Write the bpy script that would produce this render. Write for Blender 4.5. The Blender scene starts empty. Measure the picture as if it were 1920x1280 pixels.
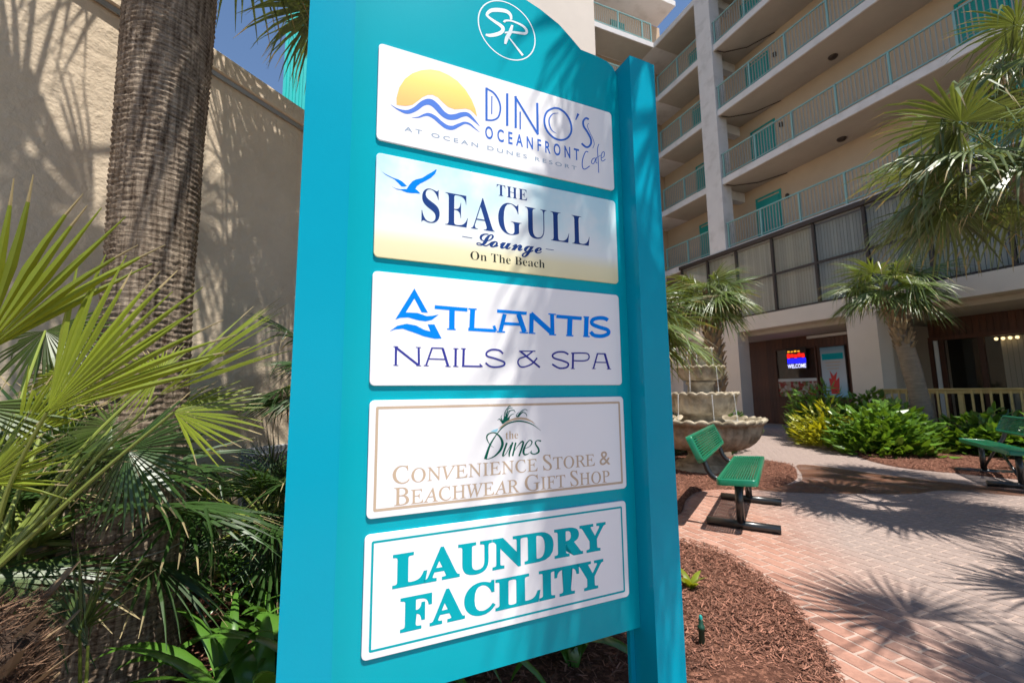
import bpy, math, random
import numpy as np
from mathutils import Vector, Matrix, noise
S = bpy.context.scene
COL = S.collection
PI = math.pi; R_ = math.radians
rnd = random.Random(7)
H = 1.45                                    # eye height

# ------------------------------------------------------------------ camera
FOC, PITCH, ROLL = 806.035, R_(6.748), R_(-0.5806)      # focal length in units of a 1920 px wide frame
_F = Vector((0, math.cos(PITCH), math.sin(PITCH))); _U = Vector((0, -math.sin(PITCH), math.cos(PITCH))); _X = Vector((1, 0, 0))
_c, _s = math.cos(ROLL), math.sin(ROLL)
CX = _c*_X + _s*_U; CU = -_s*_X + _c*_U; CF = _F
cam = bpy.data.cameras.new('camera'); cam.sensor_width = 36; cam.lens = FOC/1920*36
cam.clip_start = 0.03; cam.clip_end = 600
cam.dof.use_dof = True; cam.dof.focus_distance = 1.75; cam.dof.aperture_fstop = 4.0
co = bpy.data.objects.new('camera', cam); COL.objects.link(co)
co.matrix_world = Matrix(((CX.x, CU.x, -CF.x, 0), (CX.y, CU.y, -CF.y, 0), (CX.z, CU.z, -CF.z, H), (0, 0, 0, 1)))
S.camera = co
def ray(x, y): return CF + CX*((x-960)/FOC) - CU*((y-640)/FOC)
def gnd(x, y, z=0.0):
    d = ray(x, y); d = d*((z-H)/d.z); return Vector((d.x, d.y, z))
def at(x, y, Y):
    d = ray(x, y); d = d*(Y/d.y); return Vector((d.x, d.y, d.z+H))

# ------------------------------------------------------------------ light
SUN_AZ, SUN_EL = R_(140), R_(69)            # azimuth clockwise from +Y
w = bpy.data.worlds.new('World'); S.world = w; w.use_nodes = True
nt = w.node_tree; bg = nt.nodes['Background']; sky = nt.nodes.new('ShaderNodeTexSky')
sky.sky_type = 'NISHITA'; sky.sun_disc = False; sky.sun_elevation = SUN_EL; sky.sun_rotation = SUN_AZ
sky.air_density = 1.0; sky.dust_density = 0.0; sky.ozone_density = 3.0
nt.links.new(sky.outputs[0], bg.inputs[0]); bg.inputs[1].default_value = 0.10
sl = bpy.data.lights.new('sun', 'SUN'); sl.energy = 5.0; sl.angle = R_(0.55); sl.color = (1, .955, .88)
so = bpy.data.objects.new('sun', sl); COL.objects.link(so)
sd = Vector((math.sin(SUN_AZ)*math.cos(SUN_EL), math.cos(SUN_AZ)*math.cos(SUN_EL), math.sin(SUN_EL)))
so.rotation_euler = sd.to_track_quat('Z', 'Y').to_euler(); so.location = (6, -4, 12)
S.view_settings.view_transform = 'Standard'; S.view_settings.look = 'None'
S.view_settings.exposure = 0.66; S.view_settings.gamma = 1; S.view_settings.use_curve_mapping = False
S.render.engine = 'CYCLES'; S.cycles.use_denoising = True
S.cycles.max_bounces = 8; S.cycles.diffuse_bounces = 4; S.cycles.transparent_max_bounces = 12
S.cycles.use_adaptive_sampling = True; S.cycles.adaptive_threshold = 0.02

# ------------------------------------------------------------------ materials
def N(t, kind, **kw):
    n = t.nodes.new(kind)
    for k, v in kw.items(): setattr(n, k, v)
    return n
def mat(name, base, rough=.6, var=0.0, vs=4.0, bump=0.0, bs=60.0, spec=.5, metal=0.0, isl=0.0, c2=None, c2s=2.0,
        coords='Object', stretch=(1, 1, 1), transl=0.0, emit=0.0, clear=0.0, c2lo=.45, c2hi=.62, bdist=.01):
    m = bpy.data.materials.new(name); m.use_nodes = True; t = m.node_tree
    p = t.nodes['Principled BSDF']; out = t.nodes['Material Output']
    p.inputs['Roughness'].default_value = rough; p.inputs['Metallic'].default_value = metal
    p.inputs['Specular IOR Level'].default_value = spec
    if clear: p.inputs['Coat Weight'].default_value = clear; p.inputs['Coat Roughness'].default_value = .08
    tc = N(t, 'ShaderNodeTexCoord'); mp = N(t, 'ShaderNodeMapping'); mp.inputs['Scale'].default_value = stretch
    t.links.new(tc.outputs[coords], mp.inputs[0])
    rgb = N(t, 'ShaderNodeRGB'); rgb.outputs[0].default_value = (*base, 1); cur = rgb.outputs[0]
    if c2:
        n = N(t, 'ShaderNodeTexNoise'); n.inputs['Scale'].default_value = c2s; n.inputs['Detail'].default_value = 6; n.inputs['Roughness'].default_value = .6
        t.links.new(mp.outputs[0], n.inputs[0])
        r = N(t, 'ShaderNodeMapRange'); r.inputs[1].default_value = c2lo; r.inputs[2].default_value = c2hi
        t.links.new(n.outputs[0], r.inputs[0])
        mx = N(t, 'ShaderNodeMix', data_type='RGBA'); mx.inputs[7].default_value = (*c2, 1)
        t.links.new(r.outputs[0], mx.inputs[0]); t.links.new(cur, mx.inputs[6]); cur = mx.outputs[2]
    vals = []
    if var:
        n = N(t, 'ShaderNodeTexNoise'); n.inputs['Scale'].default_value = vs; n.inputs['Detail'].default_value = 8; n.inputs['Roughness'].default_value = .65
        t.links.new(mp.outputs[0], n.inputs[0])
        r = N(t, 'ShaderNodeMapRange'); r.inputs[1].default_value = .3; r.inputs[2].default_value = .7
        r.inputs[3].default_value = 1-var; r.inputs[4].default_value = 1+var
        t.links.new(n.outputs[0], r.inputs[0]); vals.append(r.outputs[0])
    if isl:
        g = N(t, 'ShaderNodeNewGeometry'); oi = N(t, 'ShaderNodeObjectInfo')
        a = N(t, 'ShaderNodeMath', operation='ADD'); f = N(t, 'ShaderNodeMath', operation='FRACT')
        t.links.new(g.outputs['Random Per Island'], a.inputs[0]); t.links.new(oi.outputs['Random'], a.inputs[1]); t.links.new(a.outputs[0], f.inputs[0])
        r = N(t, 'ShaderNodeMapRange'); r.inputs[3].default_value = 1-isl; r.inputs[4].default_value = 1+isl
        t.links.new(f.outputs[0], r.inputs[0]); vals.append(r.outputs[0])
    for v in vals:
        vm = N(t, 'ShaderNodeVectorMath', operation='SCALE'); t.links.new(cur, vm.inputs[0]); t.links.new(v, vm.inputs['Scale']); cur = vm.outputs[0]
    t.links.new(cur, p.inputs['Base Color'])
    if bump:
        n = N(t, 'ShaderNodeTexNoise'); n.inputs['Scale'].default_value = bs; n.inputs['Detail'].default_value = 8; n.inputs['Roughness'].default_value = .6
        t.links.new(mp.outputs[0], n.inputs[0])
        b = N(t, 'ShaderNodeBump'); b.inputs['Strength'].default_value = bump; b.inputs['Distance'].default_value = bdist
        t.links.new(n.outputs[0], b.inputs['Height']); t.links.new(b.outputs[0], p.inputs['Normal'])
    if emit:
        p.inputs['Emission Color'].default_value = (*base, 1); p.inputs['Emission Strength'].default_value = emit
    if transl:
        tr = N(t, 'ShaderNodeBsdfTranslucent'); ms = N(t, 'ShaderNodeMixShader'); ms.inputs[0].default_value = transl
        vm = N(t, 'ShaderNodeVectorMath', operation='MULTIPLY'); vm.inputs[1].default_value = (1.9, 1.6, .7)
        t.links.new(cur, vm.inputs[0]); t.links.new(vm.outputs[0], tr.inputs[0])
        t.links.new(p.outputs[0], ms.inputs[1]); t.links.new(tr.outputs[0], ms.inputs[2]); t.links.new(ms.outputs[0], out.inputs[0])
    return m
M = {}
M['teal'] = mat('teal_paint', (.001, .35, .43), .24, var=.03, vs=1.5, bump=.04, bs=160, spec=.15)
M['teal_post'] = mat('teal_post_paint', (.001, .30, .43), .24, var=.03, vs=1.5, bump=.04, bs=160, spec=.15)
M['panel'] = mat('white_panel', (.82, .82, .83), .25, spec=.12)
M['ink_blue'] = mat('ink_blue', (.045, .155, .56), .3, spec=.05)
M['ink_wave'] = mat('ink_wave', (.10, .22, .66), .3, spec=.05)
M['ink_navy'] = mat('ink_navy', (.02, .055, .21), .3, spec=.05)
M['ink_grey'] = mat('ink_grey', (.30, .40, .52), .3, spec=.05)
M['ink_azure'] = mat('ink_azure', (.003, .22, .78), .3, spec=.05)
M['ink_indigo'] = mat('ink_indigo', (.04, .045, .28), .3, spec=.05)
M['ink_tan'] = mat('ink_tan', (.52, .40, .29), .3, spec=.05)
M['ink_green'] = mat('ink_green', (.005, .11, .075), .3, spec=.05)
M['ink_teal'] = mat('ink_teal', (.003, .36, .42), .3, spec=.05)
M['ink_black'] = mat('ink_black', (.03, .035, .03), .3, spec=.05)
M['ink_white'] = mat('ink_white', (.72, .82, .85), .3, spec=.05)
M['ink_sky'] = mat('ink_sky', (.30, .62, .75), .3, spec=.05)
def gradient_mat(name, stops, axis='Z', lo=0., hi=1., clouds=0):
    m = bpy.data.materials.new(name); m.use_nodes = True; t = m.node_tree; p = t.nodes['Principled BSDF']; p.inputs['Roughness'].default_value = .4
    tc = N(t, 'ShaderNodeTexCoord'); sp = N(t, 'ShaderNodeSeparateXYZ'); t.links.new(tc.outputs['Object'], sp.inputs[0])
    r = N(t, 'ShaderNodeMapRange'); r.inputs[1].default_value = lo; r.inputs[2].default_value = hi; t.links.new(sp.outputs[axis], r.inputs[0])
    cr = N(t, 'ShaderNodeValToRGB'); e = cr.color_ramp.elements
    e[0].position, e[0].color = stops[0][0], (*stops[0][1], 1); e[1].position, e[1].color = stops[-1][0], (*stops[-1][1], 1)
    for q, c in stops[1:-1]:
        x = e.new(q); x.color = (*c, 1)
    t.links.new(r.outputs[0], cr.inputs[0]); cur = cr.outputs[0]
    if clouds:
        n = N(t, 'ShaderNodeTexNoise'); n.inputs['Scale'].default_value = 5; n.inputs['Detail'].default_value = 5
        t.links.new(tc.outputs['Object'], n.inputs[0])
        q = N(t, 'ShaderNodeMapRange'); q.inputs[1].default_value = .42; q.inputs[2].default_value = .66; t.links.new(n.outputs[0], q.inputs[0])
        ml = N(t, 'ShaderNodeMath', operation='MULTIPLY'); r2 = N(t, 'ShaderNodeMapRange'); r2.inputs[1].default_value = .3; r2.inputs[2].default_value = .45
        t.links.new(r.outputs[0], r2.inputs[0]); t.links.new(q.outputs[0], ml.inputs[0]); t.links.new(r2.outputs[0], ml.inputs[1])
        mx = N(t, 'ShaderNodeMix', data_type='RGBA'); mx.inputs[7].default_value = (.80, .83, .83, 1)
        t.links.new(ml.outputs[0], mx.inputs[0]); t.links.new(cur, mx.inputs[6]); cur = mx.outputs[2]
    t.links.new(cur, p.inputs['Base Color']); return m
M['beach'] = gradient_mat('beach_print', [(0, (.74, .66, .36)), (.22, (.80, .74, .47)), (.36, (.76, .81, .80)), (.62, (.58, .76, .80)), (1, (.50, .73, .80))], 'Z', 1.872+.003, 2.273, 1)
M['sunset'] = gradient_mat('sunset_print', [(0, (.90, .40, .10)), (.45, (.92, .50, .13)), (.8, (.93, .66, .14)), (1, (.93, .72, .22))], 'Z', 2.40, 2.63)

M['stucco'] = mat('tan_stucco', (.64, .52, .38), .88, var=.08, vs=1.2, bump=.9, bs=11, spec=.2, bdist=.02, c2=(.50, .395, .28), c2s=1.6, c2lo=.5, c2hi=.85)
M['cream'] = mat('cream_paint', (.60, .52, .43), .8, var=.05, vs=.8, bump=.15, bs=30, spec=.2)
M['tower'] = mat('pale_pink_stucco', (.66, .57, .49), .8, var=.04, vs=.8, bump=.15, bs=30, spec=.2)
M['slab'] = mat('white_concrete', (.66, .62, .60), .8, var=.05, vs=1.2, c2=(.50, .46, .43), c2s=1.5, spec=.2, c2lo=.5, c2hi=.75)
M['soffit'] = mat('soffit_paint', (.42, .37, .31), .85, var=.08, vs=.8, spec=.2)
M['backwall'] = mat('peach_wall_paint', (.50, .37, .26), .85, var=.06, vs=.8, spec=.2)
M['rail'] = mat('seafoam_rail_paint', (.20, .37, .355), .4, spec=.5, var=.04)
M['baluster'] = mat('taupe_baluster', (.27, .28, .25), .5)
M['door_teal'] = mat('teal_door_paint', (.003, .27, .24), .5, var=.05)
M['darkframe'] = mat('dark_bronze_frame', (.035, .022, .017), .5, spec=.4)
M['blinds'] = mat('beige_vertical_blinds', (.58, .53, .42), .8, isl=.12)
M['wood_dark'] = mat('stained_cedar', (.085, .028, .013), .55, var=.35, vs=3, stretch=(6, 6, .5), isl=.25)
M['deckwood'] = mat('yellow_pine', (.56, .40, .15), .6, var=.15, vs=6, stretch=(1, 1, 1), isl=.08)
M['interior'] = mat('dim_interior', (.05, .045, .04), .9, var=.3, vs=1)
M['white'] = mat('white_trim', (.7, .69, .66), .6)
M['bench_green'] = mat('green_plastisol', (.0035, .16, .078), .34, spec=.6, clear=.25)
M['bench_black'] = mat('black_powder_coat', (.012, .013, .014), .32, spec=.6, clear=.2)
M['stone'] = mat('cast_stone', (.40, .34, .25), .85, var=.18, vs=7, bump=.6, bs=50, c2=(.19, .155, .105), c2s=4.0, c2lo=.42, c2hi=.62, spec=.2)
M['leaf'] = mat('palm_leaf', (.060, .098, .018), .42, var=.2, vs=3, isl=.25, transl=.28, spec=.45)
M['leaf_lt'] = mat('bright_palm_leaf', (.19, .24, .020), .42, var=.15, vs=4, isl=.2, transl=.36, spec=.45)
M['leaf_grey'] = mat('cabbage_palm_leaf', (.110, .150, .050), .38, var=.2, vs=3, isl=.35, transl=.22, spec=.6)
M['leaf_up'] = mat('green_cabbage_leaf', (.105, .150, .038), .38, var=.2, vs=3, isl=.35, transl=.28, spec=.6)
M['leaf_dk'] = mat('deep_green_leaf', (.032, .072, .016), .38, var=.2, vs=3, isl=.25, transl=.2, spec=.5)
M['lily'] = mat('glossy_strap_leaf', (.070, .165, .022), .25, var=.15, vs=4, isl=.25, transl=.2, spec=.7)
M['shrub'] = mat('shrub_leaf', (.095, .19, .022), .32, var=.15, vs=3, isl=.4, transl=.25, spec=.6)
M['croton'] = mat('yellow_croton_leaf', (.32, .34, .022), .4, isl=.35, transl=.25, spec=.5)
M['dry'] = mat('dry_leaf_tip', (.30, .24, .12), .7, isl=.3, transl=.2)
M['petiole'] = mat('petiole_green', (.16, .20, .035), .4, isl=.2, spec=.5)
M['boots'] = mat('dry_leaf_base', (.24, .165, .095), .85, var=.3, vs=9, isl=.4, bump=.5, bs=40)
M['fibre'] = mat('dark_palm_fibre', (.045, .026, .016), .95, var=.5, vs=30, bump=1, bs=50)
M['fibre_lt'] = mat('brown_palm_fibre', (.15, .085, .050), .9, isl=.85)
M['trunk_s'] = mat('grey_palm_bark', (.23, .175, .125), .9, var=.25, vs=5, bump=.8, bs=25, stretch=(1, 1, 4))
M['soil'] = mat('soil', (.055, .036, .024), .95, var=.3, vs=4, bump=.8, bs=30)
M['chip'] = mat('mulch_chip', (.25, .120, .082), .85, isl=.65, spec=.2)
M['steel'] = mat('galvanised_metal', (.42, .42, .42), .4, metal=.6)
M['red'] = mat('red_petal', (.6, .02, .02), .5)
M['concrete'] = mat('grey_concrete', (.34, .31, .28), .9, var=.1, vs=3, bump=.3, bs=40)
M['louver'] = mat('grey_louvre_metal', (.34, .36, .38), .5, var=.1)
M['plant_red'] = M['red']
def water_mat():
    m = bpy.data.materials.new('falling_water'); m.use_nodes = True; p = m.node_tree.nodes['Principled BSDF']
    p.inputs['Base Color'].default_value = (.9, .93, .95, 1); p.inputs['Roughness'].default_value = .08; p.inputs['Alpha'].default_value = .32; p.inputs['IOR'].default_value = 1.33
    return m
M['water'] = water_mat()
def film_mat():
    m = bpy.data.materials.new('wet_film'); m.use_nodes = True; p = m.node_tree.nodes['Principled BSDF']; t = m.node_tree
    p.inputs['Base Color'].default_value = (.15, .058, .028, 1); p.inputs['Roughness'].default_value = .5
    tc = N(t, 'ShaderNodeTexCoord'); n = N(t, 'ShaderNodeTexNoise'); n.inputs['Scale'].default_value = 3; n.inputs['Detail'].default_value = 6
    t.links.new(tc.outputs['Object'], n.inputs[0]); r = N(t, 'ShaderNodeMapRange'); r.inputs[1].default_value = .35; r.inputs[2].default_value = .65
    r.inputs[3].default_value = .45; r.inputs[4].default_value = .85; t.links.new(n.outputs[0], r.inputs[0]); t.links.new(r.outputs[0], p.inputs['Alpha'])
    return m
M['film'] = film_mat()
def glass_mat(name, alpha, tint=(.02, .03, .03)):
    m = bpy.data.materials.new(name); m.use_nodes = True; t = m.node_tree; out = t.nodes['Material Output']
    t.nodes.remove(t.nodes['Principled BSDF'])
    g = N(t, 'ShaderNodeBsdfGlossy'); g.inputs['Roughness'].default_value = .03; g.inputs['Color'].default_value = (.9, .95, .95, 1)
    tr = N(t, 'ShaderNodeBsdfTransparent'); tr.inputs[0].default_value = (alpha, alpha, alpha, 1)
    fr = N(t, 'ShaderNodeFresnel'); fr.inputs[0].default_value = 1.3; mx = N(t, 'ShaderNodeMixShader')
    t.links.new(fr.outputs[0], mx.inputs[0]); t.links.new(tr.outputs[0], mx.inputs[1]); t.links.new(g.outputs[0], mx.inputs[2]); t.links.new(mx.outputs[0], out.inputs[0])
    return m
M['glass'] = glass_mat('window_glass', .8); M['glass_dk'] = glass_mat('smoked_glass', .88)
def emis(name, c, s):
    m = bpy.data.materials.new(name); m.use_nodes = True; p = m.node_tree.nodes['Principled BSDF']
    p.inputs['Base Color'].default_value = (0, 0, 0, 1); p.inputs['Emission Color'].default_value = (*c, 1); p.inputs['Emission Strength'].default_value = s; return m
M['led_red'] = emis('led_red', (1, .01, .005), 1.4); M['led_blue'] = emis('led_blue', (.01, .01, 1), 1.3); M['led_white'] = emis('led_white', (.6, .62, 1), 1.2)
M['led_yel'] = emis('led_yellow', (1, .42, .02), 1.0); M['bulb'] = emis('warm_bulb', (1, .72, .35), 2.2)

def brick_mat(name, near=True):
    m = bpy.data.materials.new(name); m.use_nodes = True; t = m.node_tree; p = t.nodes['Principled BSDF']; p.inputs['Roughness'].default_value = .8
    p.inputs['Specular IOR Level'].default_value = .25
    g = N(t, 'ShaderNodeNewGeometry'); sp = N(t, 'ShaderNodeSeparateXYZ'); t.links.new(g.outputs['Position'], sp.inputs[0])
    # worn grey walkway down the middle, redder bricks towards the planting beds
    a = N(t, 'ShaderNodeMath', operation='MULTIPLY_ADD'); a.inputs[1].default_value = -.30; t.links.new(sp.outputs[1], a.inputs[0]); t.links.new(sp.outputs[0], a.inputs[2])
    nz = N(t, 'ShaderNodeTexNoise'); nz.inputs['Scale'].default_value = 1.3; nz.inputs['Detail'].default_value = 7; nz.inputs['Roughness'].default_value = .65; t.links.new(g.outputs['Position'], nz.inputs[0])
    b = N(t, 'ShaderNodeMath', operation='MULTIPLY_ADD'); b.inputs[1].default_value = 1.1; t.links.new(nz.outputs[0], b.inputs[0]); t.links.new(a.outputs[0], b.inputs[2])
    r = N(t, 'ShaderNodeMapRange'); r.inputs[1].default_value = 1.65; r.inputs[2].default_value = 2.55; t.links.new(b.outputs[0], r.inputs[0])
    red = N(t, 'ShaderNodeMix', data_type='RGBA'); red.inputs[6].default_value = (.30, .150, .108, 1); red.inputs[7].default_value = (.39, .215, .160, 1)
    oi = N(t, 'ShaderNodeObjectInfo'); ad = N(t, 'ShaderNodeMath', operation='ADD'); fr = N(t, 'ShaderNodeMath', operation='FRACT')
    t.links.new(g.outputs['Random Per Island'], ad.inputs[0]); t.links.new(oi.outputs['Random'], ad.inputs[1]); t.links.new(ad.outputs[0], fr.inputs[0]); t.links.new(fr.outputs[0], red.inputs[0])
    mx = N(t, 'ShaderNodeMix', data_type='RGBA'); mx.inputs[7].default_value = (.285, .232, .207, 1)
    rm = N(t, 'ShaderNodeMath', operation='MULTIPLY'); rm.inputs[1].default_value = .88
    t.links.new(r.outputs[0], rm.inputs[0]); t.links.new(rm.outputs[0], mx.inputs[0]); t.links.new(red.outputs[2], mx.inputs[6])
    n2 = N(t, 'ShaderNodeTexNoise'); n2.inputs['Scale'].default_value = 22; n2.inputs['Detail'].default_value = 8; n2.inputs['Roughness'].default_value = .7; t.links.new(g.outputs['Position'], n2.inputs[0])
    r2 = N(t, 'ShaderNodeMapRange'); r2.inputs[1].default_value = .3; r2.inputs[2].default_value = .7; r2.inputs[3].default_value = .78; r2.inputs[4].default_value = 1.2; t.links.new(n2.outputs[0], r2.inputs[0])
    vm = N(t, 'ShaderNodeVectorMath', operation='SCALE'); t.links.new(mx.outputs[2], vm.inputs[0]); t.links.new(r2.outputs[0], vm.inputs['Scale']); t.links.new(vm.outputs[0], p.inputs['Base Color'])
    bp = N(t, 'ShaderNodeBump'); bp.inputs['Strength'].default_value = .35; bp.inputs['Distance'].default_value = .004; t.links.new(n2.outputs[0], bp.inputs['Height']); t.links.new(bp.outputs[0], p.inputs['Normal'])
    return m
M['brick'] = brick_mat('paver_brick')
M['mortar'] = mat('pale_mortar', (.39, .29, .24), .9, var=.12, vs=6, coords='Object')
def mulch_mat():
    m = mat('mulch', (.115, .050, .033), .95, var=.5, vs=45, bump=1, bs=70, c2=(.25, .115, .075), c2s=28, c2lo=.5, c2hi=.6, spec=.15, bdist=.02)
    return m
M['mulch'] = mulch_mat()
def bark_mat():
    m = bpy.data.materials.new('palm_bark'); m.use_nodes = True; t = m.node_tree; p = t.nodes['Principled BSDF']; p.inputs['Roughness'].default_value = .9; p.inputs['Specular IOR Level'].default_value = .15
    tc = N(t, 'ShaderNodeTexCoord'); mp = N(t, 'ShaderNodeMapping'); mp.inputs['Scale'].default_value = (2, 2, 26); t.links.new(tc.outputs['Object'], mp.inputs[0])
    n = N(t, 'ShaderNodeTexNoise'); n.inputs['Scale'].default_value = 3.2; n.inputs['Detail'].default_value = 8; n.inputs['Roughness'].default_value = .7; t.links.new(mp.outputs[0], n.inputs[0])
    mp2 = N(t, 'ShaderNodeMapping'); mp2.inputs['Scale'].default_value = (30, 30, 2.2); t.links.new(tc.outputs['Object'], mp2.inputs[0])
    n2 = N(t, 'ShaderNodeTexNoise'); n2.inputs['Scale'].default_value = 2.0; n2.inputs['Detail'].default_value = 6; t.links.new(mp2.outputs[0], n2.inputs[0])
    ml = N(t, 'ShaderNodeMath', operation='MULTIPLY'); t.links.new(n.outputs[0], ml.inputs[0]); t.links.new(n2.outputs[0], ml.inputs[1])
    cr = N(t, 'ShaderNodeValToRGB'); e = cr.color_ramp.elements; e[0].position = .13; e[0].color = (.045, .027, .017, 1); e[1].position = .42; e[1].color = (.44, .35, .26, 1)
    x = e.new(.24); x.color = (.19, .145, .105, 1)
    t.links.new(ml.outputs[0], cr.inputs[0]); t.links.new(cr.outputs[0], p.inputs['Base Color'])
    bp = N(t, 'ShaderNodeBump'); bp.inputs['Strength'].default_value = .9; bp.inputs['Distance'].default_value = .012; t.links.new(ml.outputs[0], bp.inputs['Height']); t.links.new(bp.outputs[0], p.inputs['Normal'])
    return m
M['bark'] = bark_mat()

# ------------------------------------------------------------------ mesh helpers
class MB:
    def __init__(s): s.v = []; s.f = []; s.m = []; s.mi = 0
    def add(s, vs, fs):
        o = len(s.v); s.v += [tuple(q) for q in vs]; s.f += [tuple(o+i for i in f) for f in fs]; s.m += [s.mi]*len(fs)
    def box(s, a, b, mtx=None):
        x0, y0, z0 = a; x1, y1, z1 = b
        vs = [Vector(q) for q in ((x0,y0,z0),(x1,y0,z0),(x1,y1,z0),(x0,y1,z0),(x0,y0,z1),(x1,y0,z1),(x1,y1,z1),(x0,y1,z1))]
        if mtx: vs = [mtx @ q for q in vs]
        s.add(vs, [(0,3,2,1),(4,5,6,7),(0,1,5,4),(1,2,6,5),(2,3,7,6),(3,0,4,7)])
    def bbox(s, a, b, e=.004):                      # box with chamfered edges
        x0, y0, z0 = a; x1, y1, z1 = b; vs = []
        for z, k in ((z0, e), (z0+e, 0), (z1-e, 0), (z1, e)):
            vs += [(x0+k+e*(k==0)*0, y0+k, z), (x1-k, y0+k, z), (x1-k, y1-k, z), (x0+k, y1-k, z)]
        fs = [(3,2,1,0), (12,13,14,15)]
        for r in range(3):
            for i in range(4): j = (i+1) % 4; fs.append((r*4+i, r*4+j, r*4+4+j, r*4+4+i))
        s.add(vs, fs)
    def prism(s, poly, y0, y1):                     # polygon in XZ extruded along Y (front = y0)
        n = len(poly); vs = [(x, y0, z) for x, z in poly]+[(x, y1, z) for x, z in poly]
        fs = [tuple(range(n)), tuple(range(2*n-1, n-1, -1))]+[(i, i+n, (i+1) % n+n, (i+1) % n) for i in range(n)]
        s.add(vs, fs)
    def tube(s, pts, r, n=8, cap=True):
        pts = [Vector(p) for p in pts]; k = len(pts); rs = r if isinstance(r, (list, tuple)) else [r]*k
        up = Vector((0, 0, 1)); vs = []; fs = []; prev = None
        for i, p in enumerate(pts):
            d = (pts[min(i+1, k-1)]-pts[max(i-1, 0)]).normalized()
            a = prev if prev is not None else (up if abs(d.z) < .9 else Vector((1, 0, 0)))
            a = (a-d*a.dot(d)).normalized(); prev = a; b = d.cross(a)
            for j in range(n):
                t = 2*PI*j/n; vs.append(p+(a*math.cos(t)+b*math.sin(t))*rs[i])
        for i in range(k-1):
            for j in range(n): l = (j+1) % n; fs.append((i*n+j, i*n+l, i*n+n+l, i*n+n+j))
        if cap: fs += [tuple(range(n-1, -1, -1)), tuple(range((k-1)*n, k*n))]
        s.add(vs, fs)
    def lathe(s, prof, n=48, mod=None):
        vs = []; fs = []; k = len(prof)
        for i, (r, z) in enumerate(prof):
            for j in range(n):
                t = 2*PI*j/n; rr, zz = (r, z) if mod is None else mod(i, r, z, t); vs.append((rr*math.cos(t), rr*math.sin(t), zz))
        for i in range(k-1):
            for j in range(n): l = (j+1) % n; fs.append((i*n+j, i*n+l, i*n+n+l, i*n+n+j))
        s.add(vs, fs)
    def build(s, name, m, parent=None, smooth=False, loc=None):
        me = bpy.data.meshes.new(name); me.from_pydata(s.v, [], s.f)
        for q in (m if isinstance(m, (list, tuple)) else [m]): me.materials.append(M[q] if isinstance(q, str) else q)
        if isinstance(m, (list, tuple)) and len(m) > 1: me.polygons.foreach_set('material_index', s.m)
        if smooth: me.polygons.foreach_set('use_smooth', [True]*len(s.f))
        me.update(); o = bpy.data.objects.new(name, me); COL.objects.link(o)
        if parent: o.parent = parent
        if loc: o.location = loc
        return o
def put(name, me, parent=None, loc=(0, 0, 0), rot=(0, 0, 0), scale=None):
    o = bpy.data.objects.new(name, me); COL.objects.link(o); o.parent = parent; o.location = loc; o.rotation_euler = rot
    if scale: o.scale = scale
    return o
def tag(o, label=None, cat=None, group=None, kind=None):
    if label: o['label'] = label
    if cat: o['category'] = cat
    if group: o['group'] = group
    if kind: o['kind'] = kind
    return o
def thing(name, label, cat, loc=(0, 0, 0), rz=0, group=None):
    o = bpy.data.objects.new(name, None); COL.objects.link(o); o.location = loc; o.rotation_euler = (0, 0, rz); o.empty_display_size = .1
    return tag(o, label, cat, group)
def inside(p, poly):
    x, y = p[0], p[1]; c = False; j = len(poly)-1
    for i in range(len(poly)):
        xi, yi = poly[i][:2]; xj, yj = poly[j][:2]
        if (yi > y) != (yj > y) and x < (xj-xi)*(y-yi)/(yj-yi)+xi: c = not c
        j = i
    return c
def smooth_poly(pts, k=5):
    out = []; n = len(pts)
    for i in range(n):
        p0, p1, p2, p3 = [Vector((*pts[(i+q) % n][:2], 0)) for q in (-1, 0, 1, 2)]
        for j in range(k):
            t = j/k; a = .5*((2*p1)+(p2-p0)*t+(2*p0-5*p1+4*p2-p3)*t*t+(3*p1-p0-3*p2+p3)*t**3); out.append((a.x, a.y))
    return out
def catmull(pts, k=6):
    out = []; n = len(pts)
    for i in range(n-1):
        p0, p1, p2, p3 = [np.array(pts[min(max(i+q, 0), n-1)], float) for q in (-1, 0, 1, 2)]
        for j in range(k):
            t = j/k; out.append(.5*((2*p1)+(p2-p0)*t+(2*p0-5*p1+4*p2-p3)*t*t+(3*p1-p0-3*p2+p3)*t**3))
    out.append(np.array(pts[-1], float)); return out

# ------------------------------------------------------------------ ground
g = MB(); g.add([(-60, -40, -.06), (60, -40, -.06), (60, 80, -.06), (-60, 80, -.06)], [(0, 1, 2, 3)])
tag(g.build('ground', 'soil'), kind='structure')
BED1 = smooth_poly([(1.50,4.38),(1.81,4.08),(1.90,3.72),(1.90,3.29),(1.83,2.89),(1.74,2.61),(1.60,2.28),(1.38,1.85),(1.1,1.4),(.7,1.0),(.1,.72),(-.9,.55),(-2.2,.2),(-4.2,-.2),(-4.4,2.4),(-3.0,5.0),(-.6,4.9),(.6,4.7)])
BED2 = smooth_poly([(1.5,5.2),(1.93,5.26),(2.3,5.95),(2.62,6.38),(3.0,6.56),(3.7,6.53),(4.5,7.1),(5.01,7.82),(5.34,8.5),(5.15,9.06),(4.75,9.83),(4.4,10.6),(3.0,11.2),(1.3,10.4),(.3,8),(.5,5.7)])
BED3 = smooth_poly([(9.9,14.6),(9.2,13.2),(8.62,11.9),(7.9,10.3),(7.31,9.2),(7.12,8.4),(7.22,7.95),(7.62,7.5),(8.05,6.95),(8.9,6.2),(10.6,5.0),(13.9,3.2),(14.2,4.6),(12.7,8.3),(11.3,11.6),(10.5,13.7)])
ROW = R_(159.5); ex = Vector((math.sin(ROW), math.cos(ROW))); ey = Vector((-ex.y, ex.x))   # ex along the rows, ey across
pv = thing('paving', None, None); tag(pv, kind='structure')
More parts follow.
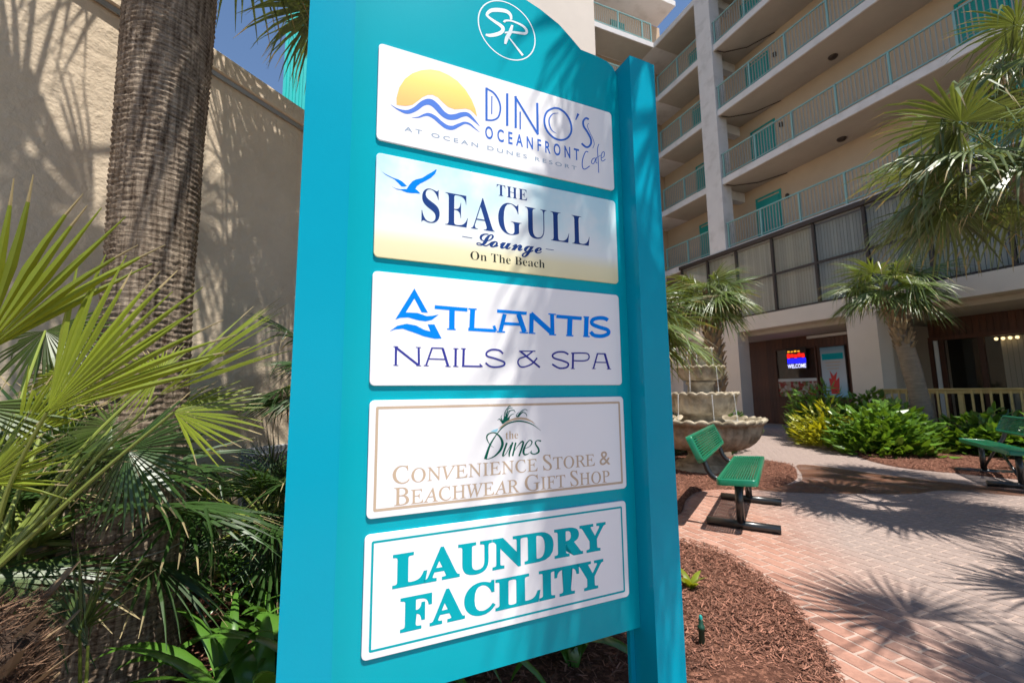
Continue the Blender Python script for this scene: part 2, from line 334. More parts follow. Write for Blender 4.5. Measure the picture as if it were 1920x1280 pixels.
mb = MB(); mb.add([(-6, -3, -.0042), (22, -3, -.0042), (22, 30, -.0042), (-6, 30, -.0042)], [(0, 1, 2, 3)]); mb.build('mortar_bed', 'mortar', pv)
PL, PW = .236, .1165; GAP = .0075
bm_ = MB(); a, b, e = PL/2-GAP, PW/2-GAP, .004
bm_.add([(-a,-b,-.006),(a,-b,-.006),(a,b,-.006),(-a,b,-.006),(-a+e,-b+e,0),(a-e,-b+e,0),(a-e,b-e,0),(-a+e,b-e,0)], [(4,5,6,7),(0,1,5,4),(1,2,6,5),(2,3,7,6),(3,0,4,7)])
tmp = bm_.build('brick', 'brick'); brick_me = tmp.data; bpy.data.objects.remove(tmp)
cand = []
for j in range(-110, 130):
    for i in range(-70, 60):
        q = ex*((i+.5*(j % 2))*PL)+ey*(j*PW); x, y = q.x+5, q.y+6
        if y < 1.2 or y > 17 or x < -.5 or x > 13: continue
        if x > .95*y*1.45+1.5: continue
        cs = [(x+ex.x*u_+ey.x*v_, y+ex.y*u_+ey.y*v_) for u_, v_ in ((0, 0), (.12, .06), (-.12, .06), (.12, -.06), (-.12, -.06))]
        if any(all(inside(c_, b_) for c_ in cs) for b_ in (BED1, BED2, BED3)): continue
        P = Vector((x, y, -H)); zc = P.dot(CF)
        if zc <= .1: continue
        px, py = 960+FOC*P.dot(CX)/zc, 640-FOC*P.dot(CU)/zc
        vis = -40 < px < 1960 and py < 1310 and px > 1230
        cand.append((0 if vis else 1, x*x+y*y, x, y))
cand.sort(); rot = math.atan2(ex.y, ex.x); lone = cand[:298]; rest = cand[298:]
for _, _, x, y in lone:
    put('brick', brick_me, pv, (x, y, rnd.uniform(-.0012, .0008)), (rnd.uniform(-.004, .004), rnd.uniform(-.004, .004), rot+rnd.uniform(-.006, .006)))
mb = MB(); ca, sa = math.cos(rot), math.sin(rot)
for _, _, x, y in rest:
    dz = rnd.uniform(-.0012, .0008); tx, ty = rnd.uniform(-.004, .004), rnd.uniform(-.004, .004)
    mb.add([(x+vx*ca-vy*sa, y+vx*sa+vy*ca, vz+dz+tx*vy+ty*vx*.5) for vx, vy, vz in bm_.v], bm_.f)
tag(mb.build('brick_field', 'brick', pv), kind='stuff')
def bed(name, poly, hmax):
    mb = MB(); n = len(poly); c = Vector((sum(p[0] for p in poly)/n, sum(p[1] for p in poly)/n))
    # grid clipped softly: rings from the edge inward
    rings = [(1.0, -.02), (.996, .010), (.985, .022), (.96, .035)]+[(k, .04) for k in (.9, .8, .65, .5, .35, .2, .06)]
    vs = []
    for s_, z in rings:
        for p in poly:
            x, y = c.x+(p[0]-c.x)*s_, c.y+(p[1]-c.y)*s_
            zz = z + (hmax*noise.noise(Vector((x*1.3, y*1.3, 3)))+.012*noise.noise(Vector((x*9, y*9, 0))) if s_ < .99 else 0)
            vs.append((x, y, zz))
    fs = []
    for r in range(len(rings)-1):
        for i in range(n): j = (i+1) % n; fs.append((r*n+i, r*n+j, r*n+n+j, r*n+n+i))
    fs.append(tuple((len(rings)-1)*n+i for i in range(n)))
    mb.add(vs, fs); return tag(mb.build(name, 'mulch', smooth=True), kind='structure')
bed('mulch_bed', BED1, .03); bed('mulch_bed', BED2, .03); bed('mulch_bed', BED3, .03)
# loose shredded bark lying on the beds
def chips(name, poly, num, box, size, seed, z0=.045):
    rg = random.Random(seed); mb = MB(); k = 0
    while k < num:
        x, y = rg.uniform(box[0], box[2]), rg.uniform(box[1], box[3])
        if not inside((x, y), poly): continue
        k += 1; L = size*rg.uniform(.4, 1.6); W = L*rg.uniform(.08, .25); a = rg.uniform(0, PI); d = Vector((math.cos(a), math.sin(a), rg.uniform(-.35, .5))).normalized()
        s_ = d.cross(Vector((rg.uniform(-.5, .5), rg.uniform(-.5, .5), 1))).normalized(); c = Vector((x, y, z0+rg.uniform(-.006, .016)))
        t_ = d.cross(s_)*W*.5
        mb.add([c-d*L/2-s_*W/2, c-d*L/2+s_*W/2, c+d*L/2+s_*W/3, c+d*L/2-s_*W/3, c+t_-d*L*.1], [(0, 1, 4), (1, 2, 4), (2, 3, 4), (3, 0, 4)])
    return tag(mb.build(name, 'chip'), kind='stuff')
chips('mulch_chips', BED1, 24000, (.6, 1.2, 1.95, 4.6), .030, 5)
chips('mulch_chips', BED1, 9000, (-2.4, .8, .7, 4.4), .035, 6)
chips('mulch_chips', BED2, 9000, (1.4, 5.1, 5.4, 9.0), .035, 8)
chips('mulch_chips', BED3, 7000, (7.0, 6.2, 10.2, 10.5), .04, 9)
# wet patch where the fountain overflows
wp = smooth_poly([(4.95,7.6),(5.5,8.55),(5.9,8.3),(6.25,7.55),(6.7,6.9),(7.3,6.2),(6.9,5.95),(6.2,6.35),(5.5,6.15),(4.85,6.2),(4.2,6.25),(3.6,6.45),(3.75,6.6),(4.5,7.0)])
wp = [(x, y) for x, y in wp]
mb = MB(); mb.add([(x, y, .004) for x, y in wp], [tuple(range(len(wp)))]); tag(mb.build('water', 'film'), kind='structure')

# ------------------------------------------------------------------ directory sign
SAZ = R_(66.326); SO = Vector((-.460, 1.392, 0)); su = Vector((math.sin(SAZ), math.cos(SAZ), 0)); sn = Vector((math.cos(SAZ), -math.sin(SAZ), 0))
UOFF = [0.0]
def uz(x, y, off=None):
    off = UOFF[0] if off is None else off
    d = ray(x, y); k = (SO+sn*off).dot(sn)/d.dot(sn); q = d*k; return ((q-SO).dot(su), q.z+H)
sign = thing('directory_sign', 'tall teal wooden directory sign listing five resort businesses on white panels', 'sign', SO, PI/2-SAZ)
def post(u0, u1, f0):
    mb = MB(); mb.bbox((u0, f0, -.05), (u1, f0+.145, 2.925), .004); o = mb.build('post', 'teal_post', sign)
    cp = MB(); cp.bbox((u0+.012, f0+.012, 2.925), (u1-.012, f0+.133, 2.94), .004); cp.build('post_cap', 'teal_post', sign); return o
post(-.222, -.086, -.08); post(1.047, 1.186, -.08)
half = [(.48,3.104),(.57,3.098),(.652,3.076),(.745,3.037),(.802,2.995),(.853,2.954),(.875,2.953),(.932,2.951),(.991,2.943),(1.022,2.925),(1.040,2.897),(1.0465,2.882)]
mirror = [(.96-u, z) for u, z in half[::-1][:-1]]; mirror = [(max(u, -.0855), z) for u, z in mirror]
poly = [(-.0855, .525), (1.0465, .525)]+half[::-1]+[(u, z) for u, z in mirror[::-1]]
mb = MB(); mb.prism(poly, .007, .045); mb.build('board', 'teal', sign)
# trim cleats between board and posts
mb = MB(); mb.box((1.0235, .0455, .30), (1.0455, .064, 2.86)); mb.box((-.084, .0455, .30), (-.062, .064, 2.86)); mb.build('cleat', 'teal_post', sign)
mb = MB(); mb.prism([(u, z-.0) for u, z in poly], .068, .095); bb = mb.build('back_board', 'teal', sign)
def rrect(u0, z0, u1, z1, r, n=6):
    out = []
    for cx, cz, a0 in ((u1-r, z0+r, -90), (u1-r, z1-r, 0), (u0+r, z1-r, 90), (u0+r, z0+r, 180)):
        for k in range(n+1): t = R_(a0+90*k/n); out.append((cx+r*math.cos(t), cz+r*math.sin(t)))
    return out
def panel(u0, u1, z0, z1, m, label):
    mb = MB(); n = 28; o_ = rrect(u0, z0, u1, z1, .016); i_ = rrect(u0+.0015, z0+.0015, u1-.0015, z1-.0015, .0145)
    vs = [(x, .0066, z) for x, z in o_]+[(x, .0015, z) for x, z in o_]+[(x, 0, z) for x, z in i_]; fs = [tuple(range(2*n, 3*n))]
    for r in (0, 1):
        for i in range(n): j = (i+1) % n; fs.append((r*n+i, r*n+j, r*n+n+j, r*n+n+i))
    mb.add(vs, fs); o = mb.build('panel', m, sign); o['label'] = label; return o
ZP = [(2.322, 2.688), (1.905, 2.275), (1.476, 1.856), (1.062, 1.429), (.653, 1.015)]
P1 = panel(-.002, 1.0, *ZP[0], 'panel', 'white panel for the oceanfront cafe')
P2 = panel(0, 1.002, *ZP[1], 'beach', 'beach coloured panel for the lounge')
P3 = panel(-.001, 1.0, *ZP[2], 'panel', 'white panel for the nail salon')
P4 = panel(.001, 1.002, *ZP[3], 'panel', 'white panel with tan border for the gift shop')
P5 = panel(-.002, .994, *ZP[4], 'panel', 'white panel with teal border for the laundry')
LIFT = [-.0004]
def flat(polys, m, parent, name='lettering', lift=None, off=0.0):
    mb = MB()
    for pl in polys: mb.add([(u, (LIFT[0] if lift is None else lift), z) for u, z in pl], [tuple(range(len(pl)))])
    return mb.build(name, m, parent)
def stroke_px(pts, wd, sc=(0, 0, 1), k=5, smooth=True, cap=False):
    """ribbon through points measured in the photograph, laid into the panel plane; wd = full width (one or per point)"""
    pts = [(sc[0]+p[0]/sc[2], sc[1]+p[1]/sc[2]) for p in pts]; ws = wd if isinstance(wd, (list, tuple)) else [wd]*len(pts); ws = [q/sc[2] for q in ws]
    P = [(*p, q) for p, q in zip(pts, ws)]
    P = catmull(P, k) if smooth and len(P) > 2 else [np.array(q, float) for q in P]
    L, Rr = [], []
    for i in range(len(P)):
        d = P[min(i+1, len(P)-1)][:2]-P[max(i-1, 0)][:2]; d = d/(np.hypot(*d)+1e-9); nn = np.array([-d[1], d[0]])*max(P[i][2], .05)/2
        if cap and i == 0: P[i][:2] -= d*P[i][2]*.5
        if cap and i == len(P)-1: P[i][:2] += d*P[i][2]*.5
        L.append(P[i][:2]+nn); Rr.append(P[i][:2]-nn)
    out = []
    for i in range(len(P)-1): out.append([uz(*L[i]), uz(*L[i+1]), uz(*Rr[i+1]), uz(*Rr[i])])
    return out
def poly_px(pts, sc=(0, 0, 1)): return [uz(sc[0]+p[0]/sc[2], sc[1]+p[1]/sc[2]) for p in pts]
def uni(s, up, lo, hh=None):
    out = ''
    for c in s:
        if c.isupper(): out += chr(up+ord(c)-65)
        elif c.islower(): out += (hh if (c == 'h' and hh) else chr(lo+ord(c)-97))
        else: out += c
    return out
def serif(s): return uni(s, 0x1D400, 0x1D41A)
def italic(s): return uni(s, 0x1D434, 0x1D44E, '\u210e')
def script(s): return uni(s, 0x1D4D0, 0x1D4EA)
def text(body, bl, br, tl, m, parent, shear=0.0, offset=0.0, space=1.0, lift=None, smallcaps=None, local=None, res=4):
    """body set so its baseline runs bl-br and its capitals reach tl (photo pixels on the panel), or local=(u0,z0,u1,z1)"""
    if local: u0, z0, u1, z1 = local
    else:
        a, b, c = uz(*bl), uz(*br), uz(*tl); u0, u1, z0 = a[0], b[0], (a[1]+b[1])/2; z1 = z0+(c[1]-a[1])
    segs = smallcaps or [(body, 1.0)]; shear0 = shear
    V, Fc = [], []; x0 = 0.0; capH = None
    for sg in segs:
        s_, k = sg[:2]; shear = sg[2] if len(sg) > 2 else shear0
        if s_ == ' ': x0 += .2; continue
        cu = bpy.data.curves.new('t', 'FONT'); cu.body = s_; cu.size = 1; cu.offset = offset; cu.space_character = space; cu.resolution_u = res; cu.fill_mode = 'FRONT'
        ob = bpy.data.objects.new('t', cu); COL.objects.link(ob); dg = bpy.context.evaluated_depsgraph_get(); me = bpy.data.meshes.new_from_object(ob.evaluated_get(dg))
        bpy.data.objects.remove(ob); bpy.data.curves.remove(cu)
        o = len(V); vs = [(v.co.x+shear*v.co.y, v.co.y) for v in me.vertices]; mn = min(v[0] for v in vs); mxx = max(v[0] for v in vs)
        V += [((x-mn)*k+x0, y*k) for x, y in vs]; Fc += [tuple(o+i for i in p.vertices) for p in me.polygons]
        x0 += (mxx-mn)*k+.06*space; bpy.data.meshes.remove(me)
    W = max(v[0] for v in V); capy = max(v[1] for v in V)
    hs = (z1-z0)/capy
    mb = MB(); mb.add([(u0+v[0]/W*(u1-u0), LIFT[0] if lift is None else lift, z0+v[1]*hs) for v in V], Fc)
    return mb.build('lettering', m, parent)
# --- emblem on the board
UOFF[0] = -.007; BL = .007-.0005
c0 = (.499, 2.920); n = 64
ring = MB(); ring.add([(c0[0]+r*math.cos(2*PI*i/n), BL, c0[1]+r*math.sin(2*PI*i/n)) for r in (.1285, .1235) for i in range(n)], [(i, (i+1) % n, n+(i+1) % n, n+i) for i in range(n)])
ring.build('emblem_ring', 'ink_white', sign)
sc = (870, 0, 9.847)
em = stroke_px([(870,370),(860,290),(790,220),(640,190),(500,200),(430,260),(440,310),(560,400),(680,480),(720,540),(690,600),(600,640),(480,660),(400,645)], [40,50,65,75,70,55,40,50,60,65,70,70,60,35], sc)
flat(em, 'ink_white', sign, 'emblem_letter', BL)
em = stroke_px([(740,420),(760,390),(860,390),(980,430),(1090,490),(1150,560),(1140,620),(1040,620),(900,600),(750,610)], [40,40,30,35,40,45,50,45,40,30], sc)
flat(em, 'ink_white', sign, 'emblem_letter', BL-.0002)
em = stroke_px([(890,470),(850,600),(790,710),(760,820)], [40,70,70,40], sc)+stroke_px([(830,700),(1085,1030)], [20,42], sc)
flat(em, 'ink_white', sign, 'emblem_letter', BL-.0004)
UOFF[0] = 0
# --- panel 1
sc = (700, 100, 7.113)
flat([poly_px([(310,690),(308,600),(345,460),(420,345),(520,270),(640,228),(760,217),(880,237),(1000,290),(1120,370),(1230,490),(1310,620),(1360,740),(1385,850),(1340,800),(1290,755),(1230,740),(1150,745),(1080,748),(1000,720),(930,660),(860,590),(790,555),(730,555),(660,585),(590,640),(520,690),(430,705)], sc)], 'sunset', P1, 'sun_logo')
flat(stroke_px([(230,685),(330,750),(450,785),(560,745),(660,670),(750,650),(830,700),(920,800),(1000,850),(1090,850),(1180,820),(1260,820),(1340,890),(1420,975)], [2,20,52,62,72,82,78,72,72,75,65,50,30,3], sc), 'ink_wave', P1, 'wave_logo')
flat(stroke_px([(510,860),(600,855),(680,825),(740,820),(820,860),(900,930),(980,985),(1060,995),(1140,960),(1220,930),(1290,950),(1350,1000),(1420,1055)], [2,18,32,45,50,50,55,55,45,32,25,15,2], sc), 'ink_wave', P1, 'wave_logo')
sc = (890, 100, 5.333)
dino = [([(118,345),(118,676)],22,0),([(112,352),(190,398),(243,480),(257,560),(235,640),(180,670),(112,668)],17,1),([(172,430),(170,610)],11,0),
 ([(325,402),(325,728)],23,0),([(410,430),(410,750)],22,0),([(402,432),(634,815)],20,0),([(625,498),(630,810)],22,0),([(455,585),(455,762)],13,0),
 ([(840,553),(785,552),(720,590),(696,670),(715,760),(775,835),(850,868),(925,850),(966,780),(955,685),(905,600),(840,553)],19,1),
 ([(838,600),(782,608),(746,655),(748,720),(775,775),(822,805)],[3,9,13,12,9,2],1),([(1036,606),(1010,668)],[24,9],0),
 ([(1140,664),(1112,650),(1085,682),(1090,732),(1122,782),(1158,850),(1163,900),(1140,935),(1110,938),(1068,903)],19,1),
 ([(1140,702),(1126,728),(1150,790),(1183,860),(1195,910),(1180,952)],5,1)]
pl = []
for i, (p, w_, sm) in enumerate(dino): flat(stroke_px(p, w_, sc, smooth=bool(sm)), 'ink_blue', P1, 'lettering', -.0004-.00003*i)
text('OCEANFRONT', (909.7, 259.4), (1086, 300.6), (909.7, 236.2), 'ink_blue', P1, offset=.018, space=1.75)
text('AT OCEAN DUNES RESORT', (758.3, 245), (1081, 319.5), (758.3, 236.8), 'ink_grey', P1, offset=.006, space=1.5)
for i, (p, w_) in enumerate([([(1135,990),(1110,985),(1085,1040),(1075,1100),(1082,1150),(1107,1158),(1150,1128)],10),([(1203,1048),(1177,1060),(1168,1095),(1190,1102),(1215,1045),(1212,1090),(1228,1100)],8),([(1242,908),(1228,960),(1235,1080),(1240,1195)],8),([(1213,1047),(1262,1020)],5),([(1262,1050),(1290,1035),(1298,1000),(1285,985),(1268,1010),(1265,1060),(1280,1080),(1308,1060)],7)]):
    flat(stroke_px(p, w_, sc), 'ink_blue', P1, 'lettering', -.0004-.00003*i)
# --- panel 2
sc = (700, 290, 12.)
flat([poly_px([(175,360),(260,430),(430,515),(560,560),(640,600),(755,705),(700,722),(630,715),(560,640),(470,555),(380,510),(270,450)], sc),
      poly_px([(420,720),(520,765),(600,780),(750,775),(810,680),(880,600),(960,560),(1100,525),(1220,450),(1330,390),(1415,330),(1425,350),(1390,430),(1300,520),(1180,590),(1060,650),(980,710),(945,770),(1000,815),(1060,880),(950,868),(850,868),(740,850),(620,800),(530,785)], sc)], 'ink_azure', P2, 'bird_logo')
text(serif('SEAGULL'), (790.1, 415.5), (1105.8, 461.5), (790.1, 351.5), 'ink_navy', P2, offset=-.008, space=1.12)
text(serif('THE'), (931.5, 366), (988.4, 377), (931.5, 345.3), 'ink_navy', P2, offset=-.006, space=1.1)
text(script('Lounge'), (893, 460), (1016, 475), (893, 436), 'ink_navy', P2, offset=.012)
text(serif('On The Beach'), (882, 486.6), (1021.4, 502.5), (882, 470.5), 'ink_black', P2, offset=-.009, space=1.0)
sc = (680, 270, 2.724)
flat(stroke_px([(508,472),(560,481)], 3, sc)+stroke_px([(935,536),(976,542)], 3, sc), 'ink_navy', P2, 'dash')
# --- panel 3
sc = (700, 520, 4.)
flat([poly_px([(308,83),(410,265),(362,262),(308,158),(243,262),(330,266),(400,290),(440,288),(492,278),(440,318),(390,330),(330,320),(260,300),(200,303),(163,318)], sc),
      poly_px([(118,407),(180,362),(250,347),(320,360),(380,392),(428,405),(407,352),(458,352),(512,458),(460,460),(380,442),(300,412),(220,385),(160,390)], sc)], 'ink_azure', P3, 'wave_logo')
atl = [([(460,222),(706,243)],28),([(590,240),(588,385)],42),([(552,387),(618,391)],10),([(745,235),(738,385)],38),([(712,236),(775,239)],11),([(712,388),(918,400)],24),([(903,362),(918,402)],20),
 ([(928,252),(1150,270)],24),([(985,275),(952,405)],30),([(1088,275),(1134,410)],36),([(970,345),(1115,353)],22),([(925,407),(988,409)],10),([(1097,412),(1160,416)],10),
 ([(1187,270),(1184,412)],32),([(1180,272),(1345,422)],36),([(1340,278),(1343,425)],30),([(1165,416),(1215,420)],10),([(1312,274),(1368,278)],10),([(1318,428),(1370,431)],10),
 ([(1372,292),(1562,308)],26),([(1475,305),(1470,432)],38),([(1445,435),(1500,438)],10),([(1598,298),(1594,438)],34),([(1575,296),(1617,299)],10),([(1572,441),(1622,444)],10),
 ([(1758,322),(1735,308),(1690,304),(1645,318),(1640,348),(1690,372),(1752,392),(1762,420),(1715,440),(1655,434),(1628,408)],28)]
for i, (p, w_) in enumerate(atl): flat(stroke_px(p, w_, sc, smooth=len(p) > 3), 'ink_azure', P3, 'lettering', -.0004-.00003*i)
nls = [([(170,520),(168,657)],17),([(163,520),(338,658)],17),([(340,525),(342,657)],16),([(150,518),(187,520)],6),([(150,658),(188,660)],6),([(318,524),(358,526)],6),([(322,660),(358,662)],6),
 ([(440,530),(395,660)],13),([(520,532),(560,664)],18),([(434,529),(524,531)],10),([(412,610),(537,614)],9),([(378,660),(415,662)],7),([(540,665),(580,668)],7),
 ([(618,535),(616,664)],17),([(600,533),(638,535)],7),([(598,665),(638,668)],7),([(678,535),(674,660)],17),([(658,533),(694,535)],7),([(664,664),(810,667)],12),([(797,648),(818,670)],9),
 ([(972,572),(945,547),(890,541),(850,562),(855,590),(920,610),(980,635),(975,660),(920,672),(872,665),(842,640)],13),
 ([(1228,603),(1185,650),(1115,672),(1085,645),(1095,610),(1150,588),(1195,553)],11),([(1092,552),(1215,553)],8),([(1100,552),(1248,674)],14),
 ([(1462,577),(1430,560),(1380,560),(1345,580),(1355,605),(1420,625),(1460,645),(1450,673),(1395,680),(1340,650)],13),
 ([(1497,570),(1495,682)],15),([(1483,568),(1590,568),(1616,585),(1612,612),(1580,625),(1500,624)],10),([(1480,683),(1510,684)],6),
 ([(1680,572),(1650,682)],11),([(1735,574),(1766,684)],16),([(1676,571),(1740,573)],9),([(1663,636),(1752,638)],8),([(1638,683),(1666,684)],6),([(1750,686),(1782,687)],6)]
for i, (p, w_) in enumerate(nls): flat(stroke_px(p, w_, sc, smooth=len(p) > 3), 'ink_indigo', P3, 'lettering', -.0004-.000025*i)
# --- panels 4 and 5
def border(par, u0, z0, u1, z1, wd, m):
    mb = MB(); o_ = rrect(u0, z0, u1, z1, .006, 3); i_ = rrect(u0+wd, z0+wd, u1-wd, z1-wd, .002, 3); n = len(o_)
    mb.add([(x, -.0003, z) for x, z in o_+i_], [(i, (i+1) % n, n+(i+1) % n, n+i) for i in range(n)]); mb.build('border', m, par)
border(P4, .021, ZP[3][0]+.020, .984, ZP[3][1]-.020, .0085, 'ink_tan')
border(P5, .019, ZP[4][0]+.020, .974, ZP[4][1]-.020, .007, 'ink_teal')
SH = -.27
def caps(s):
    out = []
    for wrd in s.split(' '):
        if out: out.append((' ', 1))
        if wrd == '&': out.append(('&', .98, 0)); continue
        out.append((italic(wrd[0]), 1)); out.append((italic(wrd[1:]), .80))
    return out
text('', (735.7, 905.7), (1144.5, 871), (735.7, 872), 'ink_tan', P4, shear=SH, offset=.004, space=1.0, smallcaps=caps('CONVENIENCE STORE &'))
text('', (738.2, 947.2), (1143.3, 903.5), (738.2, 912.9), 'ink_tan', P4, shear=SH, offset=.004, space=1.0, smallcaps=caps('BEACHWEAR GIFT SHOP'))
text(serif('the'), (948, 822.7), (971.4, 822), (948, 808), 'ink_tan', P4, offset=-.006)
sc = (900, 740, 9.143)
dn = [([(290,665),(170,860),(90,1100)],[14,32,50]),([(290,665),(380,560),(480,490),(600,455),(700,450),(820,475),(920,520),(1045,615)],[14,20,22,24,24,20,14,3]),
 ([(240,905),(170,850),(120,760),(125,690),(190,650),(270,655),(350,730),(385,830),(350,940),(260,1040),(160,1090),(95,1098)],[3,10,20,24,18,20,32,46,40,25,12,10]),
 ([(460,820),(405,980),(388,1050)],[30,32,30]),([(390,1052),(440,1010),(530,850)],[16,10,12]),([(560,810),(505,980),(500,1058)],[30,30,18]),
 ([(612,815),(558,1045)],28),([(570,990),(640,880),(715,800),(738,835),(668,1048)],[8,10,24,32,26]),
 ([(760,920),(850,880),(890,810),(850,775),(785,850),(745,960),(762,1020),(820,1010),(852,980)],[8,10,20,14,22,36,28,12,4]),
 ([(1045,790),(980,780),(948,830),(1000,920),(1000,980),(930,1012),(872,990),(885,950)],[27,14,22,30,30,18,22,6])]
for i, (p, w_) in enumerate(dn): flat(stroke_px(p, w_, sc), 'ink_green', P4, 'lettering', -.0005-.00003*i)
flat([poly_px([(310,582),(400,500),(500,425),(600,390),(700,380),(800,395),(900,450),(960,515),(880,462),(780,430),(680,423),(560,438),(450,488),(370,560)], sc)], 'ink_tan', P4, 'dune_logo', -.0003)
flat([poly_px([(178,627),(230,600),(312,574),(292,636),(230,630)], sc)], 'ink_sky', P4, 'water_logo', -.0003)
gr = []
for p in ([(390,490),(335,412),(300,432)],[(400,480),(360,390),(378,348)],[(420,450),(420,310),(500,190),(525,203)],[(430,440),(450,330),(485,235),(560,222)],[(450,430),(500,290),(570,258),(605,300)],[(460,430),(530,345),(590,318)],[(445,420),(470,300),(520,262)],[(640,380),(620,350),(662,296)],[(642,375),(700,285),(770,248),(815,272)],[(655,370),(730,300),(790,328),(802,372)],[(400,490),(440,380),(430,270)],[(650,375),(690,320),(740,280)]):
    gr += stroke_px(p, [22]+[12]*(len(p)-2)+[6], sc)
flat(gr, 'ink_green', P4, 'grass_logo', -.0009)
flat([poly_px([(378,498),(398,410),(430,360),(455,400),(510,385),(500,425)], sc)], 'ink_green', P4, 'grass_logo', -.0011)
text(serif('LAUNDRY'), (735.3, 1103), (1137, 1026.5), (735.3, 1039.5), 'ink_teal', P5, offset=.024, space=1.0)
text(serif('FACILITY'), (749.7, 1186), (1132.7, 1096), (749.7, 1121.7), 'ink_teal', P5, offset=.024, space=1.0)

# ------------------------------------------------------------------ hotel
FA = math.atan2(-.9248, .3804); FO = Vector((8.7, 18.2, 0)); fx = Vector((math.cos(FA), math.sin(FA), 0)); fy = Vector((-math.sin(FA), math.cos(FA), 0))
def fl(x, y, yo=0.0):
    d = ray(x, y); k = (FO+fy*yo).dot(fy)/d.dot(fy); q = d*k; return ((q-FO).dot(fx), q.z+H)
hotel = thing('hotel_building', 'large cream hotel with open balcony corridors, seafoam railings and a glazed second storey', 'building', FO, FA)
def hb(name, a, b, m, par=None, label=None):
    mb = MB(); mb.box(a, b); o = mb.build(name, m, par or hotel)
    if label: o['label'] = label
    return o
XR = 18.0; FB = [7.05, 10.13, 13.26, 16.35, 19.45]       # underside of each corridor slab
for i, z in enumerate(FB):
    mb = MB(); mb.box((-2.75, 0, z), (XR, 1.68, z+.27)); mb.build('slab', 'slab', hotel)
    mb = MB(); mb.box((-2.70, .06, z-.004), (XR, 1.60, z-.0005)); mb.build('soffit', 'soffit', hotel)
    if i < 4:
        for x0 in ([.9+3.05*k for k in range(6)] if False else []): pass
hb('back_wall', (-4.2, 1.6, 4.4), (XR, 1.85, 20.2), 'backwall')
hb('column', (.04, -.06, 7.18), (.86, .52, 20.2), 'slab')
for i, z in enumerate(FB[:5]):       # beams under the corridor at the column
    hb('beam', (.30, .52, z-.42), (.62, 1.6, z-.006), 'slab')
    mb = MB(); mb.tube([(.95, .12, z-.03), (1.02, .5, z-.03), (1.6, 1.2, z-.03), (2.6, 1.58, z-.03)], .018, 6); mb.build('conduit', 'door_teal' if False else 'darkframe', hotel)
# railings
def railing(par_z, xa, xb, posts, m0=None, yy=.06, org=None):
    r = thing('railing', None, None); r.parent = hotel
    if org: r.location = org[0]; r.rotation_euler = (0, 0, org[1])
    top = par_z+.27+1.11
    mb = MB(); mb.bbox((xa, yy-.028, top-.05), (xb, yy+.028, top), .006); mb.build('top_rail', 'rail', r)
    mb = MB(); mb.box((xa, yy-.016, par_z+.35), (xb, yy+.016, par_z+.385)); mb.build('bottom_rail', 'rail', r)
    for x in posts: mb = MB(); mb.box((x-.028, yy-.03, par_z+.271), (x+.028, yy+.03, top-.051)); mb.build('railing_post', 'rail', r)
    mb = MB(); n = int((xb-xa)/.118)
    for k in range(n):
        x = xa+.06+k*.118
        if min([abs(x-q) for q in posts]+[9]) < .05: continue
        mb.box((x-.013, yy-.011, par_z+.386), (x+.013, yy+.011, top-.051))
    tag(mb.build('balusters', 'baluster', r), kind='stuff'); return r
for i, z in enumerate(FB[:4]):
    railing(z, .87, XR, [.95+1.49*k for k in range(12)])
    railing(z, -2.70, .03, [-2.66, -1.3, -.02])
# doors
def door(x0, x1, z, y=1.6):
    d = MB(); d.bbox((x0, y-.05, z), (x1, y-.003, z+2.12), .01); d.build('door', 'door_teal', hotel)
    f = MB(); f.box((x0-.09, y-.028, z), (x0-.004, y-.002, z+2.2)); f.box((x1+.004, y-.028, z), (x1+.09, y-.002, z+2.2)); f.box((x0-.09, y-.028, z+2.203), (x1+.09, y-.002, z+2.28)); f.build('door_frame', 'door_teal', hotel)
    l = MB(); l.bbox((x1+.30, y-.10, z+1.72), (x1+.40, y-.004, z+1.92), .01); l.build('wall_lamp', 'darkframe', hotel)
for i, z in enumerate(FB[:4]):
    zz = z+.272
    door(1.22, 2.18, zz); door(8.0, 8.95, zz); door(9.4, 10.3, zz)
    door(-1.9, -1.0, zz)
    mb = MB(); mb.lathe([(.0, -.10), (.10, -.09), (.15, -.03), (.15, -.001)], 14); q = mb.build('ceiling_lamp', 'darkframe', hotel, True); q.location = (4.9, 1.1, FB[i+1])
# glazed second storey
GZ0, GZ1, GM = 4.30, 7.10, 5.70
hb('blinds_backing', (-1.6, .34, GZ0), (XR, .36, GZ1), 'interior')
mb = MB()
k = 0; x = -1.6
while x < XR:
    c = math.cos(.3)*.040; s_ = math.sin(.3)*.040
    mb.add([(x, .20-s_, GZ0+.04), (x+2*c, .20+s_, GZ0+.04), (x+2*c, .20+s_, GZ1-.05), (x, .20-s_, GZ1-.05)], [(0, 1, 2, 3)]); x += .098
tag(mb.build('vertical_blinds', 'blinds', hotel), kind='stuff')
hb('head_rail', (-1.75, -.14, GZ1-.02), (XR, .10, GZ1+.13), 'darkframe'); hb('sill_rail', (-1.75, -.05, GZ0), (XR, .08, GZ0+.07), 'darkframe')
hb('mid_rail', (-.20, -.05, GM-.035), (XR, .03, GM+.035), 'darkframe')
ml = [-1.7, -.18, 1.27, 2.83, 4.35, 5.87, 7.36, 8.86, 10.36, 11.86, 13.4, 14.9, 16.4]
for i, x in enumerate(ml):
    hb('mullion', (x-.04, -.055, GZ0+.071), (x+.04, .05, GZ1-.021), 'darkframe')
    x1 = ml[i+1] if i+1 < len(ml) else XR
    for za, zb in ((GZ0+.07, GM-.036), (GM+.036, GZ1-.02)):
        hb('window_pane', (x+.041, -.012, za), (x1-.041, -.006, zb), 'glass_dk')
hb('parapet_edge', (-1.75, .11, GZ1-.02), (XR, .36, GZ1+.06), 'slab')
